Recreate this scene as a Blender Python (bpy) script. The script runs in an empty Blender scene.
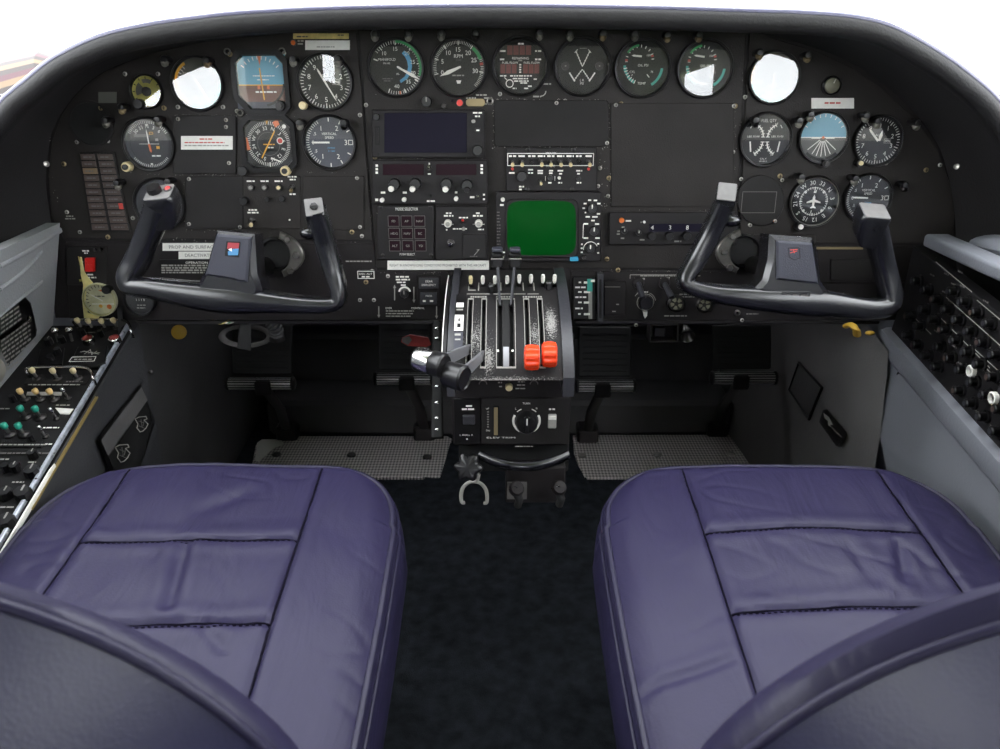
import bpy, bmesh, math, random
from mathutils import Vector, Matrix, noise
random.seed(7)
sc = bpy.context.scene
COL = sc.collection
PI = math.pi
# ------------------------------------------------------------------ camera model
PITCH = math.radians(21.5); FOC = 800.0; H = 0.85; LEAN = math.radians(2.5)
cp, sp = math.cos(PITCH), math.sin(PITCH)
def ray(px, py):
    u = (px-500)/FOC; v = -(py-374.5)/FOC
    return Vector((u, cp+v*sp, -sp+v*cp))
EYE = Vector((0, 0, H))
def atF(px, py, F):
    r = ray(px, py); return EYE + r*(F/r.y)
def atX(px, py, x):
    r = ray(px, py); return EYE + r*(x/r.x)
def atZ(px, py, z):
    r = ray(px, py); return EYE + r*((z-H)/r.z)
def onP(px, py, o, n):
    r = ray(px, py); return EYE + r*((o-EYE).dot(n)/r.dot(n))
P0 = Vector((0, 1.195, 0.815))
PU = Vector((1, 0, 0)); PV = Vector((0, math.sin(LEAN), math.cos(LEAN))); PN = Vector((0, -math.cos(LEAN), math.sin(LEAN)))
def frame(o, u, v, n):
    return Matrix(((u.x, v.x, n.x, o.x), (u.y, v.y, n.y, o.y), (u.z, v.z, n.z, o.z), (0, 0, 0, 1)))
PM = frame(P0, PU, PV, PN)
def puv(px, py, off=0.0):
    q = onP(px, py, P0+PN*off, PN) - P0
    return q.dot(PU), q.dot(PV)
def pscale(px, py):
    return abs(puv(px+1, py)[0]-puv(px, py)[0])
# ------------------------------------------------------------------ materials
def lin(c):
    c = c/255.0
    return c/12.92 if c <= .04045 else ((c+.055)/1.055)**2.4
def rgb(r, g, b): return (lin(r), lin(g), lin(b), 1)
MATS = {}
def mat(name, col, rough=.5, metal=0, spec=.5, nscale=0, namt=0, bump=0, bscale=200, chips=None, emis=0, coat=0, chipcol=(150,146,138), chipscale=70):
    m = bpy.data.materials.new(name); m.use_nodes = True
    nt = m.node_tree; b = nt.nodes['Principled BSDF']
    c = rgb(*col)
    b.inputs['Base Color'].default_value = c
    b.inputs['Roughness'].default_value = rough
    b.inputs['Metallic'].default_value = metal
    b.inputs['Specular IOR Level'].default_value = spec
    if coat: b.inputs['Coat Weight'].default_value = coat; b.inputs['Coat Roughness'].default_value = .15
    tc = nt.nodes.new('ShaderNodeTexCoord')
    out = None
    if nscale:
        n = nt.nodes.new('ShaderNodeTexNoise'); n.inputs['Scale'].default_value = nscale; n.inputs['Detail'].default_value = 6
        nt.links.new(tc.outputs['Object'], n.inputs['Vector'])
        r = nt.nodes.new('ShaderNodeMapRange'); r.inputs[1].default_value = .3; r.inputs[2].default_value = .7
        r.inputs[3].default_value = 1-namt; r.inputs[4].default_value = 1+namt
        nt.links.new(n.outputs['Fac'], r.inputs[0])
        v = nt.nodes.new('ShaderNodeVectorMath'); v.operation = 'SCALE'; v.inputs[0].default_value = c[:3]
        nt.links.new(r.outputs[0], v.inputs['Scale']); out = v.outputs[0]
    if chips:
        n = nt.nodes.new('ShaderNodeTexNoise'); n.inputs['Scale'].default_value = chipscale; n.inputs['Detail'].default_value = 8; n.inputs['Roughness'].default_value = .7
        nt.links.new(tc.outputs['Object'], n.inputs['Vector'])
        g = nt.nodes.new('ShaderNodeMath'); g.operation = 'GREATER_THAN'; g.inputs[1].default_value = chips
        nt.links.new(n.outputs['Fac'], g.inputs[0])
        mx = nt.nodes.new('ShaderNodeMix'); mx.data_type = 'RGBA'
        nt.links.new(g.outputs[0], mx.inputs[0])
        if out: nt.links.new(out, mx.inputs[6])
        else: mx.inputs[6].default_value = c
        mx.inputs[7].default_value = rgb(*chipcol); out = mx.outputs[2]
    if out: nt.links.new(out, b.inputs['Base Color'])
    if bump:
        n = nt.nodes.new('ShaderNodeTexNoise'); n.inputs['Scale'].default_value = bscale; n.inputs['Detail'].default_value = 4
        nt.links.new(tc.outputs['Object'], n.inputs['Vector'])
        bp = nt.nodes.new('ShaderNodeBump'); bp.inputs['Strength'].default_value = bump; bp.inputs['Distance'].default_value = .002
        nt.links.new(n.outputs['Fac'], bp.inputs['Height']); nt.links.new(bp.outputs[0], b.inputs['Normal'])
    if emis:
        b.inputs['Emission Color'].default_value = c; b.inputs['Emission Strength'].default_value = emis
    MATS[name] = m
    return m
mat('panel_black', (41,38,37), .55, spec=.22, nscale=9, namt=.22, bump=.25, bscale=500, chips=.74)
mat('plate_black', (33,31,31), .5, spec=.22, nscale=12, namt=.2, bump=.2, bscale=600, chips=.77)
mat('radio_black', (36,34,35), .45, spec=.22, nscale=14, namt=.15, bump=.15, bscale=600)
mat('lower_black', (33,30,31), .55, spec=.22, nscale=10, namt=.2, bump=.2, bscale=500, chips=.765)
mat('bezel_black', (22,21,22), .35, spec=.22)
mat('knob_black', (17,16,18), .35)
mat('dial_black', (22,22,23), .5, spec=.22)
mat('dial_slate', (48,52,64), .5)
mat('dial_grey', (84,84,78), .5)
mat('dial_cream', (205,201,168), .5, nscale=60, namt=.15)
mat('dial_olive', (165,158,82), .5, nscale=60, namt=.25)
mat('hole', (10,10,11), .8)
mat('mark_white', (235,233,225), .6)
mat('mark_grey', (150,148,142), .6)
mat('mark_dim', (95,92,90), .6)
mat('mark_green', (50,160,90), .5)
mat('mark_teal', (60,165,150), .5)
mat('mark_blue', (75,150,190), .5)
mat('mark_yellow', (225,165,45), .5)
mat('mark_red', (190,60,50), .5)
mat('mark_orange', (215,110,60), .5)
mat('sky_blue', (95,165,190), .5)
mat('earth_brown', (105,62,45), .5)
mat('ivory', (222,205,160), .4)
mat('tan_tip', (215,180,120), .4)
mat('teal_tip', (35,140,118), .4)
mat('white_plastic', (225,222,215), .4)
mat('paper', (226,224,218), .6, nscale=150, namt=.05)
mat('paper_yellow', (200,180,110), .6, nscale=90, namt=.25)
mat('paper_text', (70,66,66), .7)
mat('ink_red', (190,80,70), .7)
mat('chrome', (200,198,196), .22, metal=1)
mat('steel', (150,147,142), .35, metal=1, nscale=60, namt=.2)
mat('dark_steel', (70,68,68), .4, metal=1)
mat('flange_metal', (105,102,98), .4, metal=.6, nscale=60, namt=.3)
mat('brass', (150,134,102), .4, metal=.6)
mat('red_led', (100,30,24), .35)
mat('lamp_red', (210,40,30), .3)
mat('lamp_orange', (215,110,40), .3)
mat('switch_red', (205,30,24), .35)
mat('knob_red', (232,62,22), .35, coat=.3)
mat('cyan', (50,150,190), .4)
mat('lcd_dark', (30,28,40), .3, spec=.04)
mat('lcd_maroon', (38,22,29), .3, spec=.06)
mat('green_screen', (4,66,20), .35, spec=.04, emis=.12)
mat('yoke_black', (22,22,26), .27, nscale=30, namt=.15, bump=.12, bscale=900, coat=.45)
mat('pad_slate', (47,48,59), .55, bump=.25, bscale=700)
mat('cap_plate', (106,104,103), .4, nscale=120, namt=.1)
mat('hood', (34,33,34), .5, spec=.25, bump=.3, bscale=420, nscale=7, namt=.12)
mat('hood_top', (63,61,92), .4, bump=.2, bscale=420, coat=.2)
mat('lip_sheen', (77,76,99), .38, coat=.2)
mat('glow_yellow', (235,222,150), .5, nscale=60, namt=.2)
mat('wall_grey_light', (150,152,154), .6, nscale=5, namt=.08, bump=.2, bscale=300)
mat('lens_grey', (112,110,102), .4)
mat('screw_bright', (175,172,165), .35, metal=.4)
mat('hood_in', (29,27,28), .7, bump=.3, bscale=300)
mat('wall_grey', (110,112,119), .6, nscale=5, namt=.08, bump=.2, bscale=300)
mat('wall_dark', (56,56,59), .65, nscale=6, namt=.12, bump=.3, bscale=250)
mat('wall_footwell', (69,68,68), .7, nscale=6, namt=.2, bump=.3, bscale=200)
mat('cabin', (205,202,196), .8)
mat('trim_grey', (96,94,93), .65, nscale=6, namt=.15, bump=.3, bscale=250)
mat('badge_red', (150,48,56), .5)
mat('badge_blue', (70,130,175), .5)
mat('carpet', (35,38,43), .95, spec=.1, nscale=45, namt=.45, bump=1, bscale=900)
mat('rubber', (41,41,42), .6, bump=.2)
mat('pedal_metal', (205,200,200), .3, metal=.35)
mat('console_black', (26,25,26), .5, spec=.22, nscale=25, namt=.2, chips=.70, chipscale=110)
mat('edge_silver', (190,195,205), .35, metal=.6, nscale=120, namt=.3, chips=.62, chipcol=(40,38,44), chipscale=160)
mat('gold_stripe', (150,130,80), .4, metal=.5)
mat('drum_black', (30,29,30), .5, spec=.22)
mat('lever_grey', (128,128,132), .35, metal=.5)
mat('quadrant_side', (48,48,53), .4, bump=.15)
mat('stripe_maroon', (52,18,26), .5)
mat('stripe_tan', (84,66,44), .5)
mat('stripe_dark', (28,15,10), .5)
mat('grass', (96,112,60), .9, nscale=.6, namt=.3)
mat('red_cloth', (150,50,48), .7, nscale=40, namt=.4)
mat('yellow', (205,165,60), .5)
mat('wire_green', (60,120,80), .5)
mat('glass_vent', (120,118,100), .3)

# blue leather: colour, creases by stretched noise, fine grain
def leather(name, col, rough, crease=.28):
    m = mat(name, col, rough, nscale=5, namt=.10); nt = m.node_tree; b = nt.nodes['Principled BSDF']
    tc = [n for n in nt.nodes if n.type == 'TEX_COORD'][0]
    b.inputs['Specular IOR Level'].default_value = .22 if rough > .4 else .5
    v = nt.nodes.new('ShaderNodeTexVoronoi'); v.inputs['Scale'].default_value = 420
    n1 = nt.nodes.new('ShaderNodeTexNoise'); n1.inputs['Scale'].default_value = 9; n1.inputs['Detail'].default_value = 3; n1.inputs['Distortion'].default_value = 1.6
    mp = nt.nodes.new('ShaderNodeMapping'); mp.inputs['Scale'].default_value = (1.6, .6, 1); mp.inputs['Rotation'].default_value = (0, 0, .6)
    nt.links.new(tc.outputs['Object'], mp.inputs['Vector']); nt.links.new(mp.outputs[0], n1.inputs['Vector']); nt.links.new(tc.outputs['Object'], v.inputs['Vector'])
    b1 = nt.nodes.new('ShaderNodeBump'); b1.inputs['Strength'].default_value = crease; b1.inputs['Distance'].default_value = .012
    b2 = nt.nodes.new('ShaderNodeBump'); b2.inputs['Strength'].default_value = .10; b2.inputs['Distance'].default_value = .001
    nt.links.new(n1.outputs['Fac'], b1.inputs['Height']); nt.links.new(v.outputs['Distance'], b2.inputs['Height'])
    nt.links.new(b1.outputs[0], b2.inputs['Normal']); nt.links.new(b2.outputs[0], b.inputs['Normal'])
leather('leather_blue', (37,33,60), .46)
leather('leather_side', (33,30,52), .46)
leather('leather_back', (40,39,66), .36, .03)
mat('piping_blue', (33,30,52), .5, spec=.3)
mat('stitch', (14,12,24), .8, spec=.05)

# instrument glass: transparent with a real Fresnel reflection
def glass_mat(name, ior, top=1):
    m = bpy.data.materials.new(name); m.use_nodes = True; nt = m.node_tree; nt.nodes.clear()
    o = nt.nodes.new('ShaderNodeOutputMaterial'); mx = nt.nodes.new('ShaderNodeMixShader')
    lw = nt.nodes.new('ShaderNodeLayerWeight'); lw.inputs[0].default_value = .5
    pw = nt.nodes.new('ShaderNodeMath'); pw.operation = 'POWER'; pw.inputs[1].default_value = 5; nt.links.new(lw.outputs['Facing'], pw.inputs[0])
    f = nt.nodes.new('ShaderNodeMapRange'); f.inputs[3].default_value = ((ior-1)/(ior+1))**2; f.inputs[4].default_value = top; nt.links.new(pw.outputs[0], f.inputs[0])
    t = nt.nodes.new('ShaderNodeBsdfTransparent'); g = nt.nodes.new('ShaderNodeBsdfGlossy'); g.inputs['Roughness'].default_value = .0
    nt.links.new(f.outputs[0], mx.inputs[0]); nt.links.new(t.outputs[0], mx.inputs[1]); nt.links.new(g.outputs[0], mx.inputs[2]); nt.links.new(mx.outputs[0], o.inputs[0])
    MATS[name] = m
glass_mat('glass', 2.0)
glass_mat('window_glass', 1.12, .2)

# treadplate: diamond pattern bump
m = mat('treadplate', (120,116,116), .4, metal=.3, nscale=10, namt=.25)
nt = m.node_tree; b = nt.nodes['Principled BSDF']; tc = [n for n in nt.nodes if n.type == 'TEX_COORD'][0]
sx = nt.nodes.new('ShaderNodeSeparateXYZ'); nt.links.new(tc.outputs['Object'], sx.inputs[0])
def mth(op, a, bb):
    q = nt.nodes.new('ShaderNodeMath'); q.operation = op
    for i_, v_ in ((0, a), (1, bb)):
        if isinstance(v_, (int, float)): q.inputs[i_].default_value = v_
        elif v_ is not None: nt.links.new(v_, q.inputs[i_])
    return q.outputs[0]
ua = mth('MULTIPLY', mth('ADD', sx.outputs[0], mth('MULTIPLY', sx.outputs[1], .6)), 430.0); va = mth('MULTIPLY', mth('SUBTRACT', sx.outputs[0], mth('MULTIPLY', sx.outputs[1], .6)), 430.0)
pat = mth('MULTIPLY', mth('SINE', ua, None), mth('SINE', va, None)); pat = mth('ADD', mth('MULTIPLY', pat, .5), .5)
mxr = nt.nodes.new('ShaderNodeMix'); mxr.data_type = 'RGBA'; mxr.inputs[6].default_value = rgb(70,66,66); mxr.inputs[7].default_value = rgb(240,232,228)
nt.links.new(pat, mxr.inputs[0]); nt.links.new(mxr.outputs[2], b.inputs['Base Color'])
bp = nt.nodes.new('ShaderNodeBump'); bp.inputs['Strength'].default_value = .6; bp.inputs['Distance'].default_value = .002
nt.links.new(pat, bp.inputs['Height']); nt.links.new(bp.outputs[0], b.inputs['Normal'])

# quadrant drum paint, worn to bare metal in a few patches (object space)
def worn(name, patches):
    m = mat(name, (33,31,32), .55, spec=.2); nt = m.node_tree; b = nt.nodes['Principled BSDF']
    tc = [n for n in nt.nodes if n.type == 'TEX_COORD'][0]
    acc = None
    for (c, r, amt) in patches:
        s = nt.nodes.new('ShaderNodeVectorMath'); s.operation = 'SUBTRACT'; s.inputs[1].default_value = c
        nt.links.new(tc.outputs['Object'], s.inputs[0])
        d = nt.nodes.new('ShaderNodeVectorMath'); d.operation = 'DIVIDE'; d.inputs[1].default_value = r
        nt.links.new(s.outputs[0], d.inputs[0])
        l = nt.nodes.new('ShaderNodeVectorMath'); l.operation = 'LENGTH'; nt.links.new(d.outputs[0], l.inputs[0])
        k = nt.nodes.new('ShaderNodeMapRange'); k.inputs[1].default_value = .2; k.inputs[2].default_value = 1.3; k.inputs[3].default_value = amt; k.inputs[4].default_value = 0
        nt.links.new(l.outputs['Value'], k.inputs[0])
        if acc is None: acc = k.outputs[0]
        else:
            a = nt.nodes.new('ShaderNodeMath'); a.operation = 'MAXIMUM'; nt.links.new(acc, a.inputs[0]); nt.links.new(k.outputs[0], a.inputs[1]); acc = a.outputs[0]
    n = nt.nodes.new('ShaderNodeTexNoise'); n.inputs['Scale'].default_value = 650; n.inputs['Detail'].default_value = 5; n.inputs['Roughness'].default_value = .7
    nt.links.new(tc.outputs['Object'], n.inputs['Vector'])
    a = nt.nodes.new('ShaderNodeMath'); a.operation = 'ADD'; nt.links.new(acc, a.inputs[0]); nt.links.new(n.outputs['Fac'], a.inputs[1])
    g = nt.nodes.new('ShaderNodeMath'); g.operation = 'GREATER_THAN'; g.inputs[1].default_value = .70; nt.links.new(a.outputs[0], g.inputs[0])
    mx = nt.nodes.new('ShaderNodeMix'); mx.data_type = 'RGBA'; mx.inputs[6].default_value = rgb(33,31,32); mx.inputs[7].default_value = rgb(140,138,135)
    nt.links.new(g.outputs[0], mx.inputs[0]); nt.links.new(mx.outputs[2], b.inputs['Base Color'])
# ------------------------------------------------------------------ mesh builder
_TX = {}
def text_geo(s):
    if s in _TX: return _TX[s]
    cu = bpy.data.curves.new('t', 'FONT'); cu.body = s; cu.size = 1; cu.align_x = 'CENTER'; cu.align_y = 'CENTER'; cu.resolution_u = 2
    ob = bpy.data.objects.new('t', cu)
    me = ob.to_mesh()
    vs = [tuple(v.co) for v in me.vertices]; fs = [tuple(p.vertices) for p in me.polygons]
    ob.to_mesh_clear(); bpy.data.objects.remove(ob); bpy.data.curves.remove(cu)
    if vs:
        x0 = min(v[0] for v in vs); x1 = max(v[0] for v in vs); y0 = min(v[1] for v in vs); y1 = max(v[1] for v in vs)
        vs = [(v[0]-(x0+x1)/2, v[1]-(y0+y1)/2, 0) for v in vs]
        _TX[s] = (vs, fs, x1-x0, y1-y0)
    else: _TX[s] = ([], [], 1, 1)
    return _TX[s]
class MB:
    def __init__(s): s.v = []; s.f = []; s.m = []; s.sm = []; s.M = Matrix.Identity(4)
    def add(s, vs, fs, m, smooth=False):
        b = len(s.v); s.v.extend(s.M @ Vector(v) for v in vs)
        for f in fs: s.f.append(tuple(i+b for i in f)); s.m.append(m); s.sm.append(smooth)
        return s
    def box(s, c, d, m, bev=0):
        x, y, z = (q/2 for q in d); cx, cy, cz = c
        e = min(bev, x*.95, y*.95, z*.95)
        if e <= 0:
            vs = [(cx+i*x, cy+j*y, cz+k*z) for i in (-1,1) for j in (-1,1) for k in (-1,1)]
            return s.add(vs, [(0,1,3,2),(4,6,7,5),(0,4,5,1),(2,3,7,6),(0,2,6,4),(1,5,7,3)], m)
        vs = []; idx = {}
        for i in (-1,1):
            for j in (-1,1):
                for k in (-1,1):
                    for a in range(3):
                        q = [i*(x-e), j*(y-e), k*(z-e)]; q[a] = (i*x, j*y, k*z)[a]
                        idx[i,j,k,a] = len(vs); vs.append((cx+q[0], cy+q[1], cz+q[2]))
        fs = []
        for i in (-1,1):
            fs.append([idx[i,-1,-1,0], idx[i,1,-1,0], idx[i,1,1,0], idx[i,-1,1,0]])
            fs.append([idx[-1,i,-1,1], idx[1,i,-1,1], idx[1,i,1,1], idx[-1,i,1,1]])
            fs.append([idx[-1,-1,i,2], idx[1,-1,i,2], idx[1,1,i,2], idx[-1,1,i,2]])
            for j in (-1,1):
                fs.append([idx[i,j,-1,0], idx[i,j,1,0], idx[i,j,1,1], idx[i,j,-1,1]])
                fs.append([idx[i,-1,j,0], idx[i,1,j,0], idx[i,1,j,2], idx[i,-1,j,2]])
                fs.append([idx[-1,i,j,1], idx[1,i,j,1], idx[1,i,j,2], idx[-1,i,j,2]])
                for k in (-1,1): fs.append([idx[i,j,k,0], idx[i,j,k,1], idx[i,j,k,2]])
        return s.add(vs, fs, m)
    def lathe(s, prof, m, n=32, c=(0,0,0), axis=None, lobes=0, amp=0, ell=1):
        M = Matrix.Translation(c)
        if axis is not None: M = M @ Vector(axis).normalized().to_track_quat('Z', 'Y').to_matrix().to_4x4()
        vs = []; fs = []
        for (r, z) in prof:
            for i in range(n):
                a = 2*PI*i/n; rr = r*(1+(amp*math.cos(lobes*a) if lobes else 0))
                vs.append(M @ Vector((rr*math.cos(a), rr*math.sin(a)*ell, z)))
        for k in range(len(prof)-1):
            for i in range(n):
                j = (i+1) % n; fs.append((k*n+i, k*n+j, (k+1)*n+j, (k+1)*n+i))
        if prof[-1][0] > 1e-6: fs.append(tuple(range((len(prof)-1)*n, len(prof)*n)))
        if prof[0][0] > 1e-6: fs.append(tuple(reversed(range(n))))
        return s.add(vs, fs, m, True)
    def ringlathe(s, prof, m, n=48, c=(0,0,0)):
        vs = []; fs = []; k = len(prof)
        for (r, z) in prof:
            for i in range(n):
                a = 2*PI*i/n; vs.append((c[0]+r*math.cos(a), c[1]+r*math.sin(a), c[2]+z))
        for q in range(k):
            q2 = (q+1) % k
            for i in range(n):
                j = (i+1) % n; fs.append((q*n+i, q*n+j, q2*n+j, q2*n+i))
        return s.add(vs, fs, m, True)
    def cyl(s, p0, p1, r0, m, r1=None, n=20, bev=0):
        p0 = Vector(p0); p1 = Vector(p1); r1 = r0 if r1 is None else r1; L = (p1-p0).length
        if bev: pr = [(max(r0-bev,1e-4), 0), (r0, bev), (r1, L-bev), (max(r1-bev,1e-4), L)]
        else: pr = [(r0, 0), (r1, L)]
        return s.lathe(pr, m, n, p0, p1-p0)
    def ball(s, c, r, m, n=16, ell=(1,1,1)):
        pr = []; vs = []; fs = []; k = n//2
        for a in range(k+1):
            t = PI*a/k
            for i in range(n):
                p = 2*PI*i/n; vs.append((c[0]+ell[0]*r*math.sin(t)*math.cos(p), c[1]+ell[1]*r*math.sin(t)*math.sin(p), c[2]+ell[2]*r*math.cos(t)))
        for a in range(k):
            for i in range(n): j = (i+1) % n; fs.append((a*n+i, a*n+j, (a+1)*n+j, (a+1)*n+i))
        return s.add(vs, fs, m, True)
    def tube(s, pts, r, m, n=10, closed=False, up=None, expo=2):
        # r: number, or list of (a, b) half-sizes; a along the binormal given by up, b along up
        pts = [Vector(p) for p in pts]; N = len(pts); vs = []; fs = []
        nrm = None
        for i in range(N):
            a = pts[(i-1) % N] if (closed or i > 0) else pts[i]; b = pts[(i+1) % N] if (closed or i < N-1) else pts[i]
            t = (b-a).normalized()
            if up is not None:
                w = Vector(up); nn = t.cross(w).normalized(); bb = nn.cross(t).normalized()
            else:
                if nrm is None:
                    w = Vector((0,0,1)) if abs(t.z) < .9 else Vector((1,0,0)); nrm = t.cross(w).normalized()
                nrm = (nrm - t*nrm.dot(t)).normalized(); nn = nrm; bb = t.cross(nn)
            ra, rb = (r, r) if isinstance(r, (int, float)) else (r[i] if isinstance(r[i], tuple) else (r[i], r[i]))
            for k in range(n):
                g = 2*PI*k/n; c, d = math.cos(g), math.sin(g)
                if expo != 2: c = math.copysign(abs(c)**(2/expo), c); d = math.copysign(abs(d)**(2/expo), d)
                vs.append(pts[i] + nn*(ra*c) + bb*(rb*d))
        for i in range(N if closed else N-1):
            i2 = (i+1) % N
            for k in range(n): k2 = (k+1) % n; fs.append((i*n+k, i*n+k2, i2*n+k2, i2*n+k))
        if not closed: fs.append(tuple(reversed(range(n)))); fs.append(tuple(range((N-1)*n, N*n)))
        return s.add(vs, fs, m, True)
    def prism(s, poly, z0, z1, m, bev=0, mtop=None):
        n = len(poly); area = sum(poly[i][0]*poly[(i+1)%n][1]-poly[(i+1)%n][0]*poly[i][1] for i in range(n))
        if area < 0: poly = poly[::-1]
        vs = [(p[0], p[1], z0) for p in poly]
        lay = [(0, z0)]
        if bev: lay += [(0, z1-bev), (bev, z1)]
        else: lay += [(0, z1)]
        vs = []
        for ins, z in lay:
            for i in range(n):
                p = Vector(poly[i]); a = Vector(poly[i-1]); b = Vector(poly[(i+1)%n])
                if ins:
                    e1 = (p-a).normalized(); e2 = (b-p).normalized()
                    n1 = Vector((-e1.y, e1.x)); n2 = Vector((-e2.y, e2.x)); q = n1+n2
                    d = max(.35, 1+n1.dot(n2)); p = p + q*(ins/d)
                vs.append((p.x, p.y, z))
        fs = []
        for k in range(len(lay)-1):
            for i in range(n): j = (i+1)%n; fs.append((k*n+i, k*n+j, (k+1)*n+j, (k+1)*n+i))
        s.add(vs, fs, m); t = [vs[(len(lay)-1)*n+i] for i in range(n)]
        s.add(t, [tuple(range(n))], mtop or m); s.add([vs[i] for i in range(n)], [tuple(reversed(range(n)))], m)
        return s
    def rect(s, x0, y0, x1, y1, z, m): return s.add([(x0,y0,z),(x1,y0,z),(x1,y1,z),(x0,y1,z)], [(0,1,2,3)], m)
    def poly(s, pts, z, m): return s.add([(p[0],p[1],z) for p in pts], [tuple(range(len(pts)))], m)
    def frame(s, x0, y0, x1, y1, t, z, m):
        s.rect(x0,y0,x1,y0+t,z,m); s.rect(x0,y1-t,x1,y1,z,m); s.rect(x0,y0+t,x0+t,y1-t,z,m); s.rect(x1-t,y0+t,x1,y1-t,z,m); return s
    def disc(s, x, y, r, z, m, n=40): return s.poly([(x+r*math.cos(2*PI*i/n), y+r*math.sin(2*PI*i/n)) for i in range(n)], z, m)
    def arc(s, r0, r1, a0, a1, z, m, c=(0,0), n=None):
        n = n or max(3, int(abs(a1-a0)/6)); vs = []
        for i in range(n+1):
            a = math.radians(a0+(a1-a0)*i/n)
            for r in (r0, r1): vs.append((c[0]+r*math.sin(a), c[1]+r*math.cos(a), z))
        return s.add(vs, [(2*i, 2*i+1, 2*i+3, 2*i+2) for i in range(n)], m)
    def tick(s, r0, r1, a, w, z, m, c=(0,0)):
        a = math.radians(a); d = (math.sin(a), math.cos(a)); e = (d[1]*w/2, -d[0]*w/2)
        return s.add([(c[0]+d[0]*r0-e[0], c[1]+d[1]*r0-e[1], z), (c[0]+d[0]*r1-e[0], c[1]+d[1]*r1-e[1], z), (c[0]+d[0]*r1+e[0], c[1]+d[1]*r1+e[1], z), (c[0]+d[0]*r0+e[0], c[1]+d[1]*r0+e[1], z)], [(0,1,2,3)], m)
    def ticks(s, r0, r1, a0, a1, n, w, z, m):
        for i in range(n+1): s.tick(r0, r1, a0+(a1-a0)*i/n, w, z, m)
        return s
    def line(s, x0, y0, x1, y1, w, z, m):
        d = Vector((x1-x0, y1-y0)); e = Vector((-d.y, d.x)).normalized()*w/2
        return s.add([(x0+e.x,y0+e.y,z),(x0-e.x,y0-e.y,z),(x1-e.x,y1-e.y,z),(x1+e.x,y1+e.y,z)], [(0,1,2,3)], m)
    def text(s, t, x, y, z, h, m, rot=0, width=None, sx=1):
        vs, fs, w, hh = text_geo(t)
        k = h/.73; kx = k*sx
        if width: kx = width/w
        c, d = math.cos(rot), math.sin(rot)
        s.add([(x+v[0]*kx*c-v[1]*k*d, y+v[0]*kx*d+v[1]*k*c, z) for v in vs], fs, m); return s
    def greek(s, x0, x1, y, z, h, m):
        x = x0
        while x < x1-h*.5:
            w = min(random.uniform(1.2, 4)*h, x1-x); s.rect(x, y-h/2, x+w, y+h/2, z, m); x += w+h*.6
        return s
    def build_split(s, name, parent, gap, label=None):
        cen = [sum((s.v[i] for i in f), Vector())/len(f) for f in s.f]; n = len(cen); par = list(range(n))
        def fd(a):
            while par[a] != a: par[a] = par[par[a]]; a = par[a]
            return a
        cell = {}
        for i, c in enumerate(cen): cell.setdefault((int(c.x//gap), int(c.y//gap), int(c.z//gap)), []).append(i)
        for (x,y,w), ids in cell.items():
            for i in ids[1:]: par[fd(i)] = fd(ids[0])
            for dx in (-1,0,1):
                for dy in (-1,0,1):
                    for dz in (-1,0,1):
                        for j in cell.get((x+dx,y+dy,w+dz),())[:40]:
                            if any((cen[i]-cen[j]).length < gap for i in ids[:40]): par[fd(j)] = fd(ids[0])
        G = {}
        for i in range(n): G.setdefault(fd(i), []).append(i)
        for ids in G.values():
            m = MB()
            for i in ids: m.add([s.v[k] for k in s.f[i]], [tuple(range(len(s.f[i])))], s.m[i])
            m.build(name, parent, label)
    def build(s, name, parent=None, label=None):
        me = bpy.data.meshes.new(name); me.from_pydata([tuple(v) for v in s.v], [], s.f)
        names = list(dict.fromkeys(s.m))
        for q in names: me.materials.append(MATS[q])
        ix = {q: i for i, q in enumerate(names)}
        me.polygons.foreach_set('material_index', [ix[q] for q in s.m])
        me.polygons.foreach_set('use_smooth', s.sm)
        me.update()
        try: me.set_sharp_from_angle(angle=math.radians(40))
        except Exception: pass
        o = bpy.data.objects.new(name, me); COL.objects.link(o)
        if parent is not None: o.parent = parent
        if label: o['label'] = label
        return o
def tag(o, label, cat, group=None):
    o['label'] = label; o['category'] = cat
    if group: o['group'] = group
    return o
def struct(o): o['kind'] = 'structure'; return o
def empty(name, M, label, cat, group=None):
    o = bpy.data.objects.new(name, None); COL.objects.link(o); o.empty_display_size = .02
    o.matrix_world = M if isinstance(M, Matrix) else Matrix.Translation(M)
    return tag(o, label, cat, group)
def catmull(pts, n=8):
    P = [tuple(p) for p in pts]; out = []
    for i in range(len(P)-1):
        p0 = P[max(i-1,0)]; p1 = P[i]; p2 = P[i+1]; p3 = P[min(i+2,len(P)-1)]
        for k in range(n):
            t = k/n
            out.append(tuple(.5*((2*b)+(c-a)*t+(2*a-5*b+4*c-d)*t*t+(3*b-a-3*c+d)*t**3) for a, b, c, d in zip(p0,p1,p2,p3)))
    out.append(P[-1]); return out
def rrect(x0, y0, x1, y1, r, n=5):
    o = []
    for cx, cy, a0 in ((x1-r,y1-r,0),(x0+r,y1-r,90),(x0+r,y0+r,180),(x1-r,y0+r,270)):
        for i in range(n+1): a = math.radians(a0+90*i/n); o.append((cx+r*math.cos(a), cy+r*math.sin(a)))
    return o
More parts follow.
